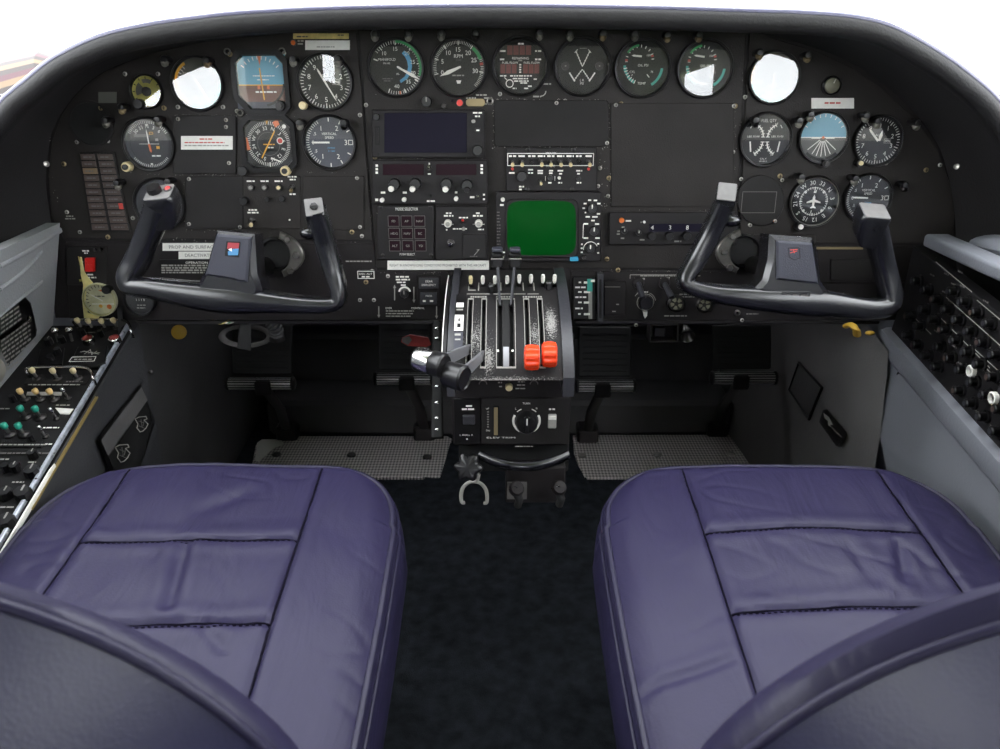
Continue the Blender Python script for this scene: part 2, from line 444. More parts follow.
# ------------------------------------------------------------------ things mounted on the instrument panel
class PT:
    """an Empty on the panel plane with panel axes (x right, y up, z out of the panel)"""
    def __init__(s, name, label, cat, px, py, group=None, off=0.0, tilt=(0,0)):
        s.c = puv(px, py, .005+off); s.k = pscale(px, py)
        s.o = empty(name, PM @ Matrix.Translation((s.c[0], s.c[1], .0022+off)) @ Matrix.Rotation(tilt[0],4,'X') @ Matrix.Rotation(tilt[1],4,'Y'), label, cat, group)
        s.off = off
    def l(s, px, py, z=.005):
        q = puv(px, py, z+s.off); return q[0]-s.c[0], q[1]-s.c[1]
def part_knob(parent, x, y, r, h, m='knob_black', name='knob', z=0, pointer=None, lobes=0, cap=None):
    b = MB(); b.lathe([(r,z),(r,z+h*.75),(r*.88,z+h),(1e-5,z+h)], m, 24, (x,y,0), lobes=lobes, amp=.06 if lobes else 0)
    if pointer: b.box((x, y+r*.45, z+h), (r*.22, r*.9, .0006), pointer)
    if cap: b.lathe([(r*.55,z+h),(r*.55,z+h+.003),(1e-5,z+h+.0032)], cap, 20, (x,y,0))
    return b.build(name, parent)
def part_screw(parent, x, y, r=.0032, z=0, m='screw_bright', name='screw'):
    b = MB(); b.lathe([(r,z),(r,z+.001),(r*.7,z+.0018),(1e-5,z+.002)], m, 12, (x,y,0)); b.box((x,y,z+.0021),(r*1.3,r*.25,.0004),'hole'); b.box((x,y,z+.0021),(r*.25,r*1.3,.0004),'hole')
    return b.build(name, parent)
def part_toggle(parent, x, y, z, L=.013, r=.0022, tip='ivory', d=(0,-.45,1), nut='dark_steel', name='toggle_switch', tipname='lever_tip'):
    b = MB(); b.lathe([(r*1.9,z),(r*1.9,z+.002),(r*1.2,z+.0035),(1e-5,z+.0036)], nut, 6, (x,y,0))
    d = Vector(d).normalized(); p0 = Vector((x,y,z+.002)); p1 = p0+d*L*.55
    b.cyl(p0, p1, r*.5, 'steel', r*.6, 10)
    o = b.build(name, parent)
    t = MB(); p2 = p0+d*L; t.lathe([(r*.65,0),(r*1.0,L*.12),(r*1.1,L*.38),(r*.8,L*.5),(1e-5,L*.53)], tip, 14, p0+d*L*.5, d)
    t.build(tipname, o); return o
# ------------------------------------------------------------------ instrument panel itself
panel = empty('instrument_panel', PM, 'wide worn black instrument panel under the glareshield, filled with round gauges and radios', 'instrument panel')
def pp(pts, off=0): return [puv(x, y, off) for x, y in pts]
b = MB(); b.prism(pp([(46,245),(40,215),(38,175),(42,135),(56,105),(80,78),(120,52),(200,32),(300,22),(500,20),(700,22),(800,38),(850,52),(885,72),(920,105),(946,150),(960,190),(962,240),(960,318),(55,318)]), -.012, -.0015, 'lower_black')
b.build('backing_plate', panel)
def plate(name, pts, m='panel_black', z=.0018, label=None):
    b = MB(); b.prism(pp(pts), -.0016, z, m, .0007); return b.build(name, panel, label)
plate('flight_panel', [(64,238),(52,215),(49,175),(53,140),(63,114),(79,92),(106,71),(150,54),(200,42),(250,36),(352,28),(356.5,28),(373,240)])
plate('engine_panel', [(359.5,28),(746,28),(734,268),(376,268),(375,240)])
plate('radio_panel', [(749.5,28),(772,38),(818,52),(852,68),(882,89),(914,118),(937,150),(950,185),(954,215),(952,243),(739,243)])
plate('lower_panel', [(66,242),(374,243.5),(376.5,271),(448,271),(450,319.5),(128,320),(70,318)], 'lower_black', .0012)
plate('lower_panel', [(571,271),(737,271),(740,246),(945,246),(935,318),(880,320.5),(571,320)], 'lower_black', .0012)
plate('trim_strip', [(376,320),(448,320),(448,323.5),(140,324),(135,320.5)], 'dark_steel', .002)
plate('trim_strip', [(575,320.2),(880,321),(878,324),(575,323.5)], 'dark_steel', .002)
b = MB()
def chips(n, x0, y0, x1, y1, spread=1.2, size=.0011):
    for i in range(n):
        t = random.random(); u, v = puv(x0+(x1-x0)*t+random.gauss(0,spread), y0+(y1-y0)*t+random.gauss(0,spread)); k = random.uniform(.35,1)*size; a = random.uniform(0,PI)
        b.poly([(u+k*random.uniform(.5,1.2)*math.cos(a+j*PI/2.5),v+k*random.uniform(.4,1)*math.sin(a+j*PI/2.5)) for j in range(5)], .00345, 'mark_grey')
chips(26,495,99,609,100,.5,.0009); chips(16,493.5,103,493.5,146,.5,.0008); chips(30,494,147,606,147.5,.8); chips(22,525,144,560,148,2.2); chips(14,609,104,609,140,.5,.0008); chips(26,600,150,616,205,3.5); chips(8,610,152,618,162,2); chips(14,597,205,606,206,1.5)
chips(20,173,115,236,115,.6,.0007); chips(14,236.5,116,236.5,174,.6,.0007); chips(22,173,174.5,243,174.5,.6,.0008); chips(12,184.5,176,184.5,229,.7,.0007); chips(14,186,230,242,230,.8,.0008); chips(16,376,60,378,230,.7,.0007); chips(14,365,90,372,240,.6,.0007); chips(20,372,158,486,159,.8,.0007); chips(16,734,100,734,208,.6,.0008); chips(10,729,135,733,148,1.5); chips(16,743,45,735,240,.6,.0007); chips(14,611,210,735,210,.5,.0007)
chips(10,236,115,296,115,.7,.0007); chips(18,240,172,360,172.5,.7,.0007); chips(10,130,173,180,175,.7,.0008); chips(18,66,243,370,242,.6,.0007); chips(16,380,272,445,272,.6,.0007); chips(22,600,270,735,272,.8,.0008); chips(10,165,238,212,240,1); chips(10,50,130,60,215,1.5)
_c = b.build('paint_chips', panel, 'pale chips in the black paint'); _c['kind'] = 'stuff'
# screws, seen one by one
SCR = [(101,108),(77,142),(108,141),(64,164),(125,74),(158,74),(164,108),(178,107),(223,107),(230,54),(284,53),(237,111),(355,186),(359,227),(362,236),(352,232),(360,115),(366,105),(375,157),
       (616,141),(600,168),(609,178),(608,196),(598,186),(735,106),(733,152),(745,97),(741,210),(886,163),(752,180),(780,176),(750,225),(737,268),(618,270),(360,300),(374,300),(366,282),(388,276),(940,165),(926,170),(565,101),(500,94),(621,104),
       (80,232),(133,218),(108,237),(67,212),(372,271),(607,259),(636,325),(742,320)]
for i, (x, y) in enumerate(SCR):
    u, v = puv(x, y, .002); part_screw(panel, u, v, .0030 if i % 3 else .0036, .0018, 'screw_bright' if i % 3 else 'brass')
# small legends painted straight on the panel
b = MB(); z = .0023
def leg(t, px, py, hpx, m='mark_white', rot=0, width=None):
    u, v = puv(px, py); k = pscale(px, py); b.text(t, u, v, z, hpx*k, m, rot, width*k if width else None)
def leggreek(px0, px1, py, hpx, m='mark_grey'):
    u0, v = puv(px0, py); u1, _ = puv(px1, py); b.greek(u0, u1, v, z, hpx*pscale(px0, py), m)
leggreek(484,492,98,1.5); leggreek(484,492,104,1.5); leggreek(543,551,84,1.5); leggreek(533,541,96.5,1.5)
b.arc(.006*1.0,.0075,90,180,z,'mark_grey',c=puv(541,91))
leggreek(466,476,98,1.4); leggreek(476,488,95,1.4); leggreek(298,304,41,1.5); leggreek(298,304,44,1.5)
leggreek(346,372,261,1.2); leggreek(640,700,275.5,1.0); leg('ALT',667,278,2.2); leggreek(634,645,278.5,1.8); leggreek(660,668,278.5,1.8)
leggreek(679,690,294,1.4); leggreek(682,697,296.5,1.2); leggreek(664,687,315.5,1.3); leggreek(746,758,313.5,1.0)
leggreek(67,74,216,1.2); leggreek(66,76,218.5,1.2)
u0,v0 = puv(630,274.5); u1,_ = puv(678,274.5); b.line(u0,v0,u1,v0,.0010,z,'mark_grey'); b.line(u0,v0,u0,v0-.006,.0010,z,'mark_grey')
u0,v0 = puv(606,286); u1,_ = puv(620,286.6); b.line(u0,v0,u1,v0-.0006,.0010,z,'mark_grey')
leg('FUEL QTY',300,999,1) if False else None
# engine control placard, lower left of the quadrant
leggreek(386,400,329.7-0.7-1,1.0) if False else None
leg('EMER', 389, 307.8, 2.0, 'mark_white'); leg('CONTROL', 418, 307.8, 2.0, 'mark_white')
leggreek(386,414,310.6,1.2); leggreek(386,414,313.2,1.2); leggreek(386,411,315.8,1.2)
for x, y0, y1, up in ((379,306,315,0),(436.7,306,316,0),(394.8,287,300,1),(414,286.5,300,0)):
    (ua,va),(ub,vb) = puv(x,y0),puv(x,y1); b.line(ua,va,ub,vb,.0017,z,'mark_grey')
    t = (ua,va) if up else (ub,vb); d = 1 if up else -1
    b.poly([(t[0]-.0024,t[1]-d*.001),(t[0]+.0024,t[1]-d*.001),(t[0],t[1]+d*.004)],z,'mark_grey')
leggreek(396,410,276.5,1.6,'mark_white'); leggreek(396,410,279.3,1.6,'mark_white'); leggreek(397,407,282,1.4,'mark_white'); leggreek(401,407,284.8,1.4,'mark_white')
b.build_split('lettering', panel, .022)
# screw heads and chips need no more; rounded knobs standing directly on the panel
def panel_knob(px, py, rp, h=.012, m='knob_black', pointer=None, name='knob', lobes=0, cap=None):
    u, v = puv(px, py, .008); return part_knob(panel, u, v, rp*pscale(px,py), h, m, name, .0018, pointer, lobes, cap)

# ------------------------------------------------------------------ gauges
def needle(parent, ang, L, tail, w, m='mark_white', name='needle', z=.0026, c=(0,0), lance=False, hub=None):
    a = math.radians(ang); d = Vector((math.sin(a), math.cos(a))); e = Vector((d.y, -d.x)); c = Vector(c)
    if lance: P = [c-d*tail-e*w*.3, c-d*tail+e*w*.3, c+e*w*.35, c+d*L*.55+e*w*.62, c+d*L, c+d*L*.55-e*w*.62, c-e*w*.35]
    else: P = [c-d*tail-e*w*.5, c-d*tail+e*w*.5, c+d*L*.8+e*w*.5, c+d*L, c+d*L*.8-e*w*.5]
    b = MB(); b.prism([tuple(p) for p in P], z, z+.0005, m)
    if hub: b.lathe([(hub,z),(hub,z+.001),(1e-5,z+.0012)], 'bezel_black', 16, (c.x,c.y,0))
    return b.build(name, parent)
GROUP = 'round gauges on the instrument panel'
def gauge(name, label, px, py, rp, dial=None, dm='dial_black', needles=(), shape='round', glass=True, knobs=(), cat='gauge', group=GROUP, bezel='bezel_black', tilt=(0,0), rim='bezel_black', inner=.9):
    g = PT(name, label, cat, px, py, group); R = rp*g.k; r = R*inner
    b = MB()
    if shape == 'round':
        b.ringlathe([(R,0),(R,.005),(R*.97,.0072),(R*(inner+.02),.0068),(r,.003),(r*.99,0)], bezel)
        b.ringlathe([(R*(inner+.035),.0066),(R*(inner+.02),.0075),(r,.0052)], rim)
    else:
        q = [(p[0]*g.k, p[1]*g.k) for p in shape]; n = len(q)
        qi = [(x*.84, y*.84) for x, y in q]; qj = [(x*.80, y*.80) for x, y in q]
        vs = [(x,y,0) for x,y in q]+[(x,y,.007) for x,y in q]+[(x,y,.007) for x,y in qi]+[(x,y,.001) for x,y in qj]
        b.add(vs, [(k*n+i,k*n+(i+1)%n,(k+1)*n+(i+1)%n,(k+1)*n+i) for k in range(3) for i in range(n)], bezel)
        for x, y in q[::2]: pass
    b.build('bezel', g.o)
    b = MB()
    if shape == 'round': b.lathe([(r,.0004),(r,.001),(1e-5,.0011)], dm, 56)
    else: b.prism([(x*g.k*.83, y*g.k*.83) for x, y in shape], .0003, .001, dm)
    if dial: dial(b, r, .0014)
    b.build('dial', g.o)
    for kw in needles:
        kw = dict(kw); kw['L'] *= r; kw['tail'] = kw.get('tail', .2)*r; kw['w'] *= r
        if 'c' in kw: kw['c'] = (kw['c'][0]*r, kw['c'][1]*r)
        if 'hub' in kw: kw['hub'] *= r
        needle(g.o, **kw)
    if glass:
        b = MB(); b.M = Matrix.Rotation(tilt[0],4,'X') @ Matrix.Rotation(tilt[1],4,'Y')
        if shape == 'round': b.disc(0,0,r*1.0,.0054,'glass',48)
        else: b.poly([(x*g.k*.82, y*g.k*.82) for x, y in shape], .0054, 'glass')
        b.build('glass', g.o)
    for (kx, ky, kr, m, cap) in knobs:
        x, y = g.l(kx, ky, .012); part_knob(g.o, x, y, kr*g.k, .012, m, 'adjusting_knob', 0, None, 0, cap)
    return g
W = 'mark_white'
def d_altimeter(b, r, z):
    b.ticks(.86*r,.98*r,0,352.8,49,.025*r,z,W); b.ticks(.80*r,.98*r,0,324,9,.04*r,z,W)
    for i in range(10):
        a = math.radians(36*i); b.text(str(i), .66*r*math.sin(a), .66*r*math.cos(a), z, .20*r, W)
    b.text('ALT', 0, .25*r, z, .11*r, W); b.rect(.28*r,-.1*r,.58*r,.1*r,z,'hole'); b.frame(.28*r,-.1*r,.58*r,.1*r,.02*r,z+.0001,'mark_grey'); b.text('2992',.43*r,0,z+.0002,.09*r,W)
def d_vsi(b, r, z):
    for s in (1,-1):
        b.ticks(.84*r,.97*r,270,270+s*60,10,.025*r,z,W)
        for k, t in ((60,'1'),(120,'2')): 
            a = math.radians(270+s*k); b.text(t, .64*r*math.sin(a), .64*r*math.cos(a), z, .20*r, W)
        for k in (90,120,150): b.tick(.82*r,.97*r,270+s*k,.04*r,z,W)
        a = math.radians(270+s*30); b.text('.5', .68*r*math.sin(a), .68*r*math.cos(a), z, .13*r, W)
    b.text('0', -.68*r, 0, z, .16*r, W); b.text('3', .66*r, 0, z, .22*r, W); b.frame(.76*r,-.1*r,.95*r,.1*r,.025*r,z,W)
    b.text('VERTICAL', .0, .34*r, z, .10*r, W); b.text('SPEED', 0, .19*r, z, .10*r, W); b.text('FT/MIN', .05*r, -.22*r, z, .07*r, 'mark_blue'); b.text('X 1000', .05*r, -.34*r, z, .07*r, 'mark_blue')
def d_airspeed(b, r, z):
    b.arc(.86*r,.97*r,200,330,z,'mark_yellow'); b.arc(.86*r,.97*r,90,215,z,'mark_teal'); b.ticks(.74*r,.88*r,40,320,28,.025*r,z,W)
    for i, t in enumerate(('40','60','80','100','120','140','180','220')):
        a = math.radians(50+i*37); b.text(t,.6*r*math.sin(a),.6*r*math.cos(a),z,.12*r,W)
    b.text('KNOTS',0,.26*r,z,.1*r,W)
def d_manifold(b, r, z):
    def A(v): return -40+ (v-10)*8.0 + 0  # 10 at upper left, 40 at the bottom
    b.ticks(.86*r,.98*r,-52,200,42,.02*r,z,W); b.ticks(.82*r,.98*r,-40,200,6,.04*r,z,W)
    b.arc(.90*r,1.0*r,0,108,z+.0002,'mark_green')
    for t, a in (('10',-40),('15',0),('20',40),('25',72),('30',106),('35',138),('40',180)):
        q = math.radians(a); b.text(t,.68*r*math.sin(q),.68*r*math.cos(q),z,.15*r,W)
    vs = [(.34*r,.62*r),(.50*r,.50*r),(.60*r,.30*r),(.62*r,.05*r),(.56*r,-.2*r),(.42*r,-.40*r),(.16*r,-.56*r)]
    vi = [(.24*r,.52*r),(.36*r,.40*r),(.44*r,.24*r),(.47*r,.04*r),(.42*r,-.16*r),(.32*r,-.32*r),(.12*r,-.46*r)]
    for i in range(6): b.add([(vs[i][0],vs[i][1],z),(vs[i+1][0],vs[i+1][1],z),(vi[i+1][0],vi[i+1][1],z),(vi[i][0],vi[i][1],z)],[(0,3,2,1)],'mark_blue')
    b.tick(.86*r,.98*r,172,.06*r,z,'mark_orange'); b.text('MANIFOLD',-.34*r,.30*r,z,.10*r,W); b.text('IN HG',-.36*r,.16*r,z,.07*r,W)
    b.text('AL',.06*r,-.22*r,z,.08*r,W); b.tick(.75*r,.92*r,290,.05*r,z,W)
    b.greek(-.55*r,-.15*r,-.40*r,z,.04*r,'mark_dim'); b.greek(-.5*r,-.2*r,-.48*r,z,.04*r,'mark_dim')
def d_rpm(b, r, z):
    b.ticks(.86*r,.98*r,-105,135,60,.018*r,z,W)
    for t, k in (('0',-105),('5',-70),('10',-35),('15',0),('20',35),('25',65),('30',100)):
        q = math.radians(k); b.tick(.82*r,.98*r,k,.04*r,z,W); b.text(t,.66*r*math.sin(q),.66*r*math.cos(q),z,.17*r,W)
    b.arc(.84*r,.97*r,38,70,z+.0002,'mark_green'); b.arc(.84*r,.97*r,78,84,z+.0002,'mark_red')
    b.text('RPM',0,.42*r,z,.14*r,W); b.text('X100',0,.28*r,z,.07*r,'mark_dim'); b.greek(-.25*r,.25*r,-.28*r,z,.05*r,'mark_grey'); b.poly([(-.1*r,-.46*r),(.1*r,-.46*r),(.06*r,-.58*r),(-.06*r,-.58*r)],z,W)
def d_fuelflow(b, r, z):
    for x0, y0, n, w in ((-.52,.42,4,.24),(-.78,-.25,3,.22),(.10,-.25,3,.22)):
        for i in range(n):
            x = (x0+i*w)*r; b.rect(x,y0*r,x+w*.86*r,(y0+.34)*r,z,'red_led')
    b.text('FUEL FLOW',-.40*r,.14*r,z,.08*r,W,width=.62*r); b.text('FUEL FLOW',.44*r,.14*r,z,.08*r,W,width=.62*r)
    b.text('REMAINING',.0,.30*r,z,.09*r,W); b.text('FUEL',0,.22*r,z,.05*r,W)
    for x0, x1, y in ((-.8,-.58,.56),(.56,.8,.56),(-.8,-.58,.26),(.56,.8,.26),(-.1,0,.82),(.02,.12,.82)): b.greek(x0*r,x1*r,y*r,z,.06*r,W)
    for k in range(4): b.rect(-.05*r,(.04-.09*k)*r,.03*r,(.09-.09*k)*r,z,W)
    for x0, x1, y in ((-.8,-.55,-.34),(-.4,.45,-.34),(-.3,.35,-.44),(-.25,.35,-.53),(.52,.68,-.46),(.0,.3,-.6),(.3,.45,-.72),(-.3,-.15,-.8),(.15,.32,-.8)): b.greek(x0*r,x1*r,y*r,z,.05*r,W)
    b.line(-.62*r,-.4*r,-.53*r,-.48*r,.03*r,z,W); b.arc(.12*r,.155*r,0,360,z,W,c=(-.42*r,-.62*r))
def d_fuelpsi(b, r, z):
    for s in (1,-1):
        b.line(0,0,s*.27*r,.56*r,.03*r,z,W); b.line(0,-.1*r,s*.32*r,-.52*r,.03*r,z,W); b.line(s*.28*r,-.54*r,s*.50*r,-.22*r,.055*r,z,W)
        for k in range(5):
            t = .2+.18*k; x = s*.27*r*t; y = .56*r*t; b.line(x-.03*r,y+s*.015*r,x+.03*r,y-s*.015*r,.025*r,z,W)
            x = s*.32*r*t; y = -.1*r-.42*r*t; b.line(x-.03*r,y-s*.018*r,x+.03*r,y+s*.018*r,.025*r,z,W)
        b.line(s*.2*r,.62*r,s*.32*r,.5*r,.025*r,z,W)
        b.lathe([(.16*r,z-.0003),(.16*r,z+.002),(1e-5,z+.0022)],'dark_steel',20,(s*.66*r,.02*r,0)); b.rect(s*.66*r-.03*r,.0,s*.66*r+.03*r,.04*r,z+.0023,'mark_grey')
    b.greek(-.12*r,.14*r,.66*r,z,.03*r,'mark_grey'); b.text('L R',0,-.5*r,z,.09*r,W); b.text('PSI',0,-.62*r,z,.09*r,W)
def d_oil(b, r, z):
    c = (-.22*r,.30*r)
    b.ticks(.48*r,.58*r,-95,80,9,.03*r,z,W,) if False else None
    for i in range(10): b.tick(.46*r,.56*r,-95+i*20,.03*r,z,W,c=(-.12*r,.28*r))
    b.arc(.50*r,.58*r,-60,-5,z+.0001,'mark_green',c=(-.12*r,.28*r)); b.arc(.46*r,.56*r,-95,-85,z+.0001,'mark_red',c=(-.12*r,.28*r)); b.arc(.46*r,.56*r,68,76,z+.0001,'mark_red',c=(-.12*r,.28*r))
    b.text('100',.22*r,.46*r,z,.08*r,W); b.text('OIL PSI',.02*r,.10*r,z,.10*r,W)
    b.arc(.66*r,.76*r,205,268,z,'mark_teal',c=(.02*r,.12*r)); 
    for i in range(7): b.tick(.62*r,.76*r,205+i*9,.03*r,z+.0001,W,c=(.02*r,.12*r))
    b.arc(.72*r,.82*r,95,150,z,'mark_teal',c=(0,.06*r)); b.text('75',.38*r,-.14*r,z,.08*r,W); b.tick(.3*r,.45*r,140,.03*r,z,W)
    b.text('CYL',-.38*r,-.14*r,z,.09*r,W); b.text('F',-.38*r,-.26*r,z,.08*r,W); b.text('TEMP',.0,-.56*r,z,.10*r,W)
def d_rightspeed(b, r, z):
    b.arc(.9*r,1.0*r,255,300,z,'mark_yellow'); b.arc(.9*r,1.0*r,150,255,z,'mark_teal'); b.ticks(.78*r,.9*r,60,300,16,.03*r,z,W)
    for i, t in enumerate(('40','80','120','160','200')):
        a = math.radians(110+i*36); b.text(t,.62*r*math.sin(a),.62*r*math.cos(a),z,.13*r,W)
    b.text('KNOTS',0,-.34*r,z,.1*r,W)
def d_fuelqty(b, r, z):
    for s in (1,-1):
        for (cy, a0, a1) in ((.0, 0, 0),):
            pass
        b.arc(.50*r,.55*r,-90 if s>0 else 90,(-25 if s>0 else 25),z,W,c=(s*.62*r,.10*r)); b.arc(.50*r,.55*r,-90 if s>0 else 90,(-155 if s>0 else 155),z,W,c=(s*.62*r,-.10*r))
        for i in range(6):
            a = (-90+i*13)*s; b.tick(.44*r,.6*r,a,.03*r,z,W,c=(s*.62*r,.10*r)); a = (-90-i*13)*s; b.tick(.44*r,.6*r,a,.03*r,z,W,c=(s*.62*r,-.10*r))
        b.line(s*.62*r,-.08*r,s*.56*r,-.5*r,.06*r,z,W); b.line(s*.66*r,.45*r,s*.58*r,.58*r,.03*r,z,W)
        b.text('F',s*.45*r,.62*r,z,.09*r,W); b.text('E',s*.32*r,-.62*r,z,.09*r,W)
    b.text('LBS X100',-.50*r,.12*r,z,.08*r,W,width=.5*r); b.text('LBS X100',.50*r,.12*r,z,.08*r,W,width=.5*r)
    b.text('FUEL QTY',.08*r,.74*r,z,.13*r,W,width=.62*r); b.text('GAL X',0,-.78*r,z,.07*r,W); b.greek(-.16*r,.16*r,-.88*r,z,.05*r,'mark_grey')
def d_attitude(b, r, z):
    pts = [(r*math.cos(a),r*math.sin(a)) for a in [PI*i/24 for i in range(25)]]
    b.poly(pts,z,'sky_blue'); b.poly([(x,-y) for x,y in pts][::-1],z,'dial_grey')
    b.rect(-r,-.02*r,r,.02*r,z+.0001,W)
    for k in (-150,-165,180,165,150,130,-130): b.tick(.16*r,.8*r,k,.035*r,z+.0001,W)
    b.ticks(.84*r,.97*r,-60,60,8,.03*r,z+.0001,W); b.rect(-.5*r,-.05*r,-.12*r,.02*r,z+.0003,W); b.rect(.12*r,-.05*r,.5*r,.02*r,z+.0003,W); b.disc(0,0,.06*r,z+.0003,'mark_orange')
    b.arc(.86*r,1.02*r,135,225,z+.0004,'bezel_black')
def d_compass(b, r, z):
    for i, t in enumerate(('33','N','3','6','E','12','15','S','21','24','W','30')):
        a = math.radians(i*30+21); b.text(t,.80*r*math.sin(a),.80*r*math.cos(a),z,.19*r,W,rot=-a)
    b.arc(.58*r,.60*r,0,360,z,W,n=60); b.ticks(.52*r,.62*r,0,350,35,.022*r,z,W); b.ticks(.50*r,.62*r,0,315,7,.05*r,z,W)
    P = [(0,.30),(.05,.18),(.06,.08),(.30,-.02),(.30,-.08),(.05,-.04),(.04,-.20),(.12,-.26),(.12,-.30),(0,-.28)]
    q = [(x*r,y*r) for x,y in P]+[(-x*r,y*r) for x,y in P[::-1][1:-1]]
    b.poly(q[::-1],z,W); b.tick(.36*r,.5*r,8,.03*r,z,W); b.tick(.38*r,.52*r,188,.03*r,z,W); b.poly([(-.05*r,.36*r),(.05*r,.36*r),(0,.52*r)],z,W)
def d_nav(b, r, z):
    b.lathe([(.93*r,z),(.80*r,z+.0006),(.80*r,z+.0001)],'bezel_black',40)
    b.ticks(.82*r,.94*r,-60,60,24,.02*r,z+.0008,W); b.ticks(.84*r,.94*r,130,230,20,.022*r,z+.0008,W)
    for i, t in enumerate(('30','33','N','3','6')):
        a = math.radians(-44+i*22); b.text(t,.70*r*math.sin(a),.70*r*math.cos(a),z+.0008,.15*r,W,rot=-a)
    b.poly([(-.07*r,.80*r),(.07*r,.80*r),(0,.68*r)],z+.0009,W); b.poly([(-.06*r,-.78*r),(.06*r,-.78*r),(0,-.88*r)],z+.0009,W)
    b.rect(-.6*r,.28*r,.05*r,.40*r,z+.0004,'mark_dim')
    b.line(-.42*r,.0,.42*r,0,.018*r,z+.0009,W); b.rect(.28*r,.12*r,.40*r,.22*r,z+.0009,'mark_grey'); b.rect(.28*r,-.2*r,.42*r,-.08*r,z+.0009,'mark_yellow'); b.frame(.06*r,.38*r,.22*r,.48*r,.02*r,z+.0009,'mark_yellow')
    b.greek(.05*r,.42*r,-.48*r,z+.0009,.06*r,W)
def d_hsi(b, r, z):
    R = r*.86
    b.ticks(.84*R,1.0*R,0,355,71,.022*R,z+.0002,'mark_white'); 
    for i, t in enumerate(('N','3','6','E','12','15','S','21','24','W','30','33')):
        a = math.radians(20+i*30); b.text(t,.70*R*math.sin(a),.70*R*math.cos(a),z+.0002,.17*R,W,rot=-a)
    b.arc(.50*R,.52*R,0,360,z+.0001,'mark_dim',n=50)
    b.poly([(-.55*R,.3*R),(-.1*R,.55*R),(.45*R,.1*R),(.2*R,-.5*R),(-.2*R,-.3*R)],z,'hole')
    b.poly([(-.08*r,1.0*r),(.08*r,1.0*r),(.0,.72*r)],z+.0004,'mark_yellow'); b.rect(-.03*r,-.95*r,.01*r,-.7*r,z+.0004,W)
    b.poly([(.22*r,.82*r),(.42*r,.92*r),(.50*r,.74*r),(.32*r,.62*r)],z+.0005,'mark_orange'); b.poly([(-.98*r,.26*r),(-.82*r,.24*r),(-.74*r,-.22*r),(-.88*r,-.24*r)],z+.0005,'mark_orange')
    b.disc(.46*r,.12*r,.13*r,z+.0006,W); b.disc(.46*r,.12*r,.10*r,z+.0007,'mark_red'); b.disc(.66*r,.66*r,.08*r,z+.0005,W)
    b.greek(-.25*R,.28*R,-.02*R,z+.0006,.05*R,'mark_yellow'); b.greek(-.05*R,.22*R,-.16*R,z+.0006,.05*R,W)
    b.line(.05*R,-.62*R,.5*R,-.8*R,.06*R,z+.0003,W)
def d_adi(b, r, z):
    b.rect(-.98*r,-.1*r,.98*r,.98*r,z,'sky_blue'); b.rect(-.98*r,-.72*r,.98*r,-.1*r,z,'earth_brown'); b.rect(-.98*r,-.98*r,.98*r,-.72*r,z,'dial_slate')
    b.rect(-.98*r,-.13*r,.98*r,-.09*r,z+.0001,'mark_yellow'); b.line(-.02*r,.5*r,.06*r,-.65*r,.05*r,z+.0004,'mark_yellow')
    b.poly([(-.07*r,.92*r),(.07*r,.92*r),(0,.58*r)],z+.0003,'mark_orange'); b.ticks(.80*r,.93*r,-50,50,9,.035*r,z+.0002,W)
    b.greek(-.3*r,.55*r,.22*r,z+.0002,.035*r,W); b.greek(-.15*r,.3*r,.08*r,z+.0002,.035*r,W); b.greek(-.25*r,.55*r,-.36*r,z+.0002,.06*r,W)
    b.rect(-.16*r,-.26*r,-.06*r,-.13*r,z+.0003,'mark_orange'); b.rect(.2*r,-.26*r,.3*r,-.13*r,z+.0003,'mark_orange')
    b.arc(.82*r,.9*r,95,170,z+.0002,'bezel_black')
def d_clock(b, r, z):
    b.ticks(.8*r,.95*r,0,330,11,.06*r,z,'hole'); b.arc(.2*r,.75*r,-110,-40,z,'dial_grey'); b.lathe([(.3*r,z),(.3*r,z+.003),(1e-5,z+.0034)],'knob_black',20); b.arc(.55*r,.8*r,-20,30,z+.0001,'mark_dim')
def d_hours(b, r, z):
    b.text('HOURS',.1*r,.38*r,z,.17*r,W); b.rect(-.5*r,-.12*r,.6*r,.16*r,z,'hole'); b.text('1 1 1 8',.05*r,.03*r,z+.0001,.17*r,W); b.greek(-.25*r,.35*r,-.36*r,z,.08*r,'mark_grey'); b.greek(-.3*r,.3*r,-.56*r,z,.08*r,'mark_grey'); b.line(-.6*r,.45*r,-.3*r,.65*r,.06*r,z,W)
def d_pressure(b, r, z):
    b.ticks(.78*r,.95*r,-120,60,12,.05*r,z,'paper_text'); b.greek(-.35*r,.3*r,.2*r,z,.08*r,'paper_text'); b.rect(-.6*r,-.35*r,.85*r,-.28*r,z,W); b.disc(.5*r,-.5*r,.16*r,z+.0002,'lamp_orange'); b.disc(-.05*r,-.45*r,.12*r,z+.0002,'mark_yellow'); b.poly([(-.05*r,.6*r),(.2*r,.66*r),(.15*r,.5*r)],z,'mark_orange')
def octo(x0,x1,y0,y1,ch): return [(x1,y1-ch),(x1-ch,y1),(x0+ch,y1),(x0,y1-ch),(x0,y0+ch),(x0+ch,y0),(x1-ch,y0),(x1,y0+ch)]

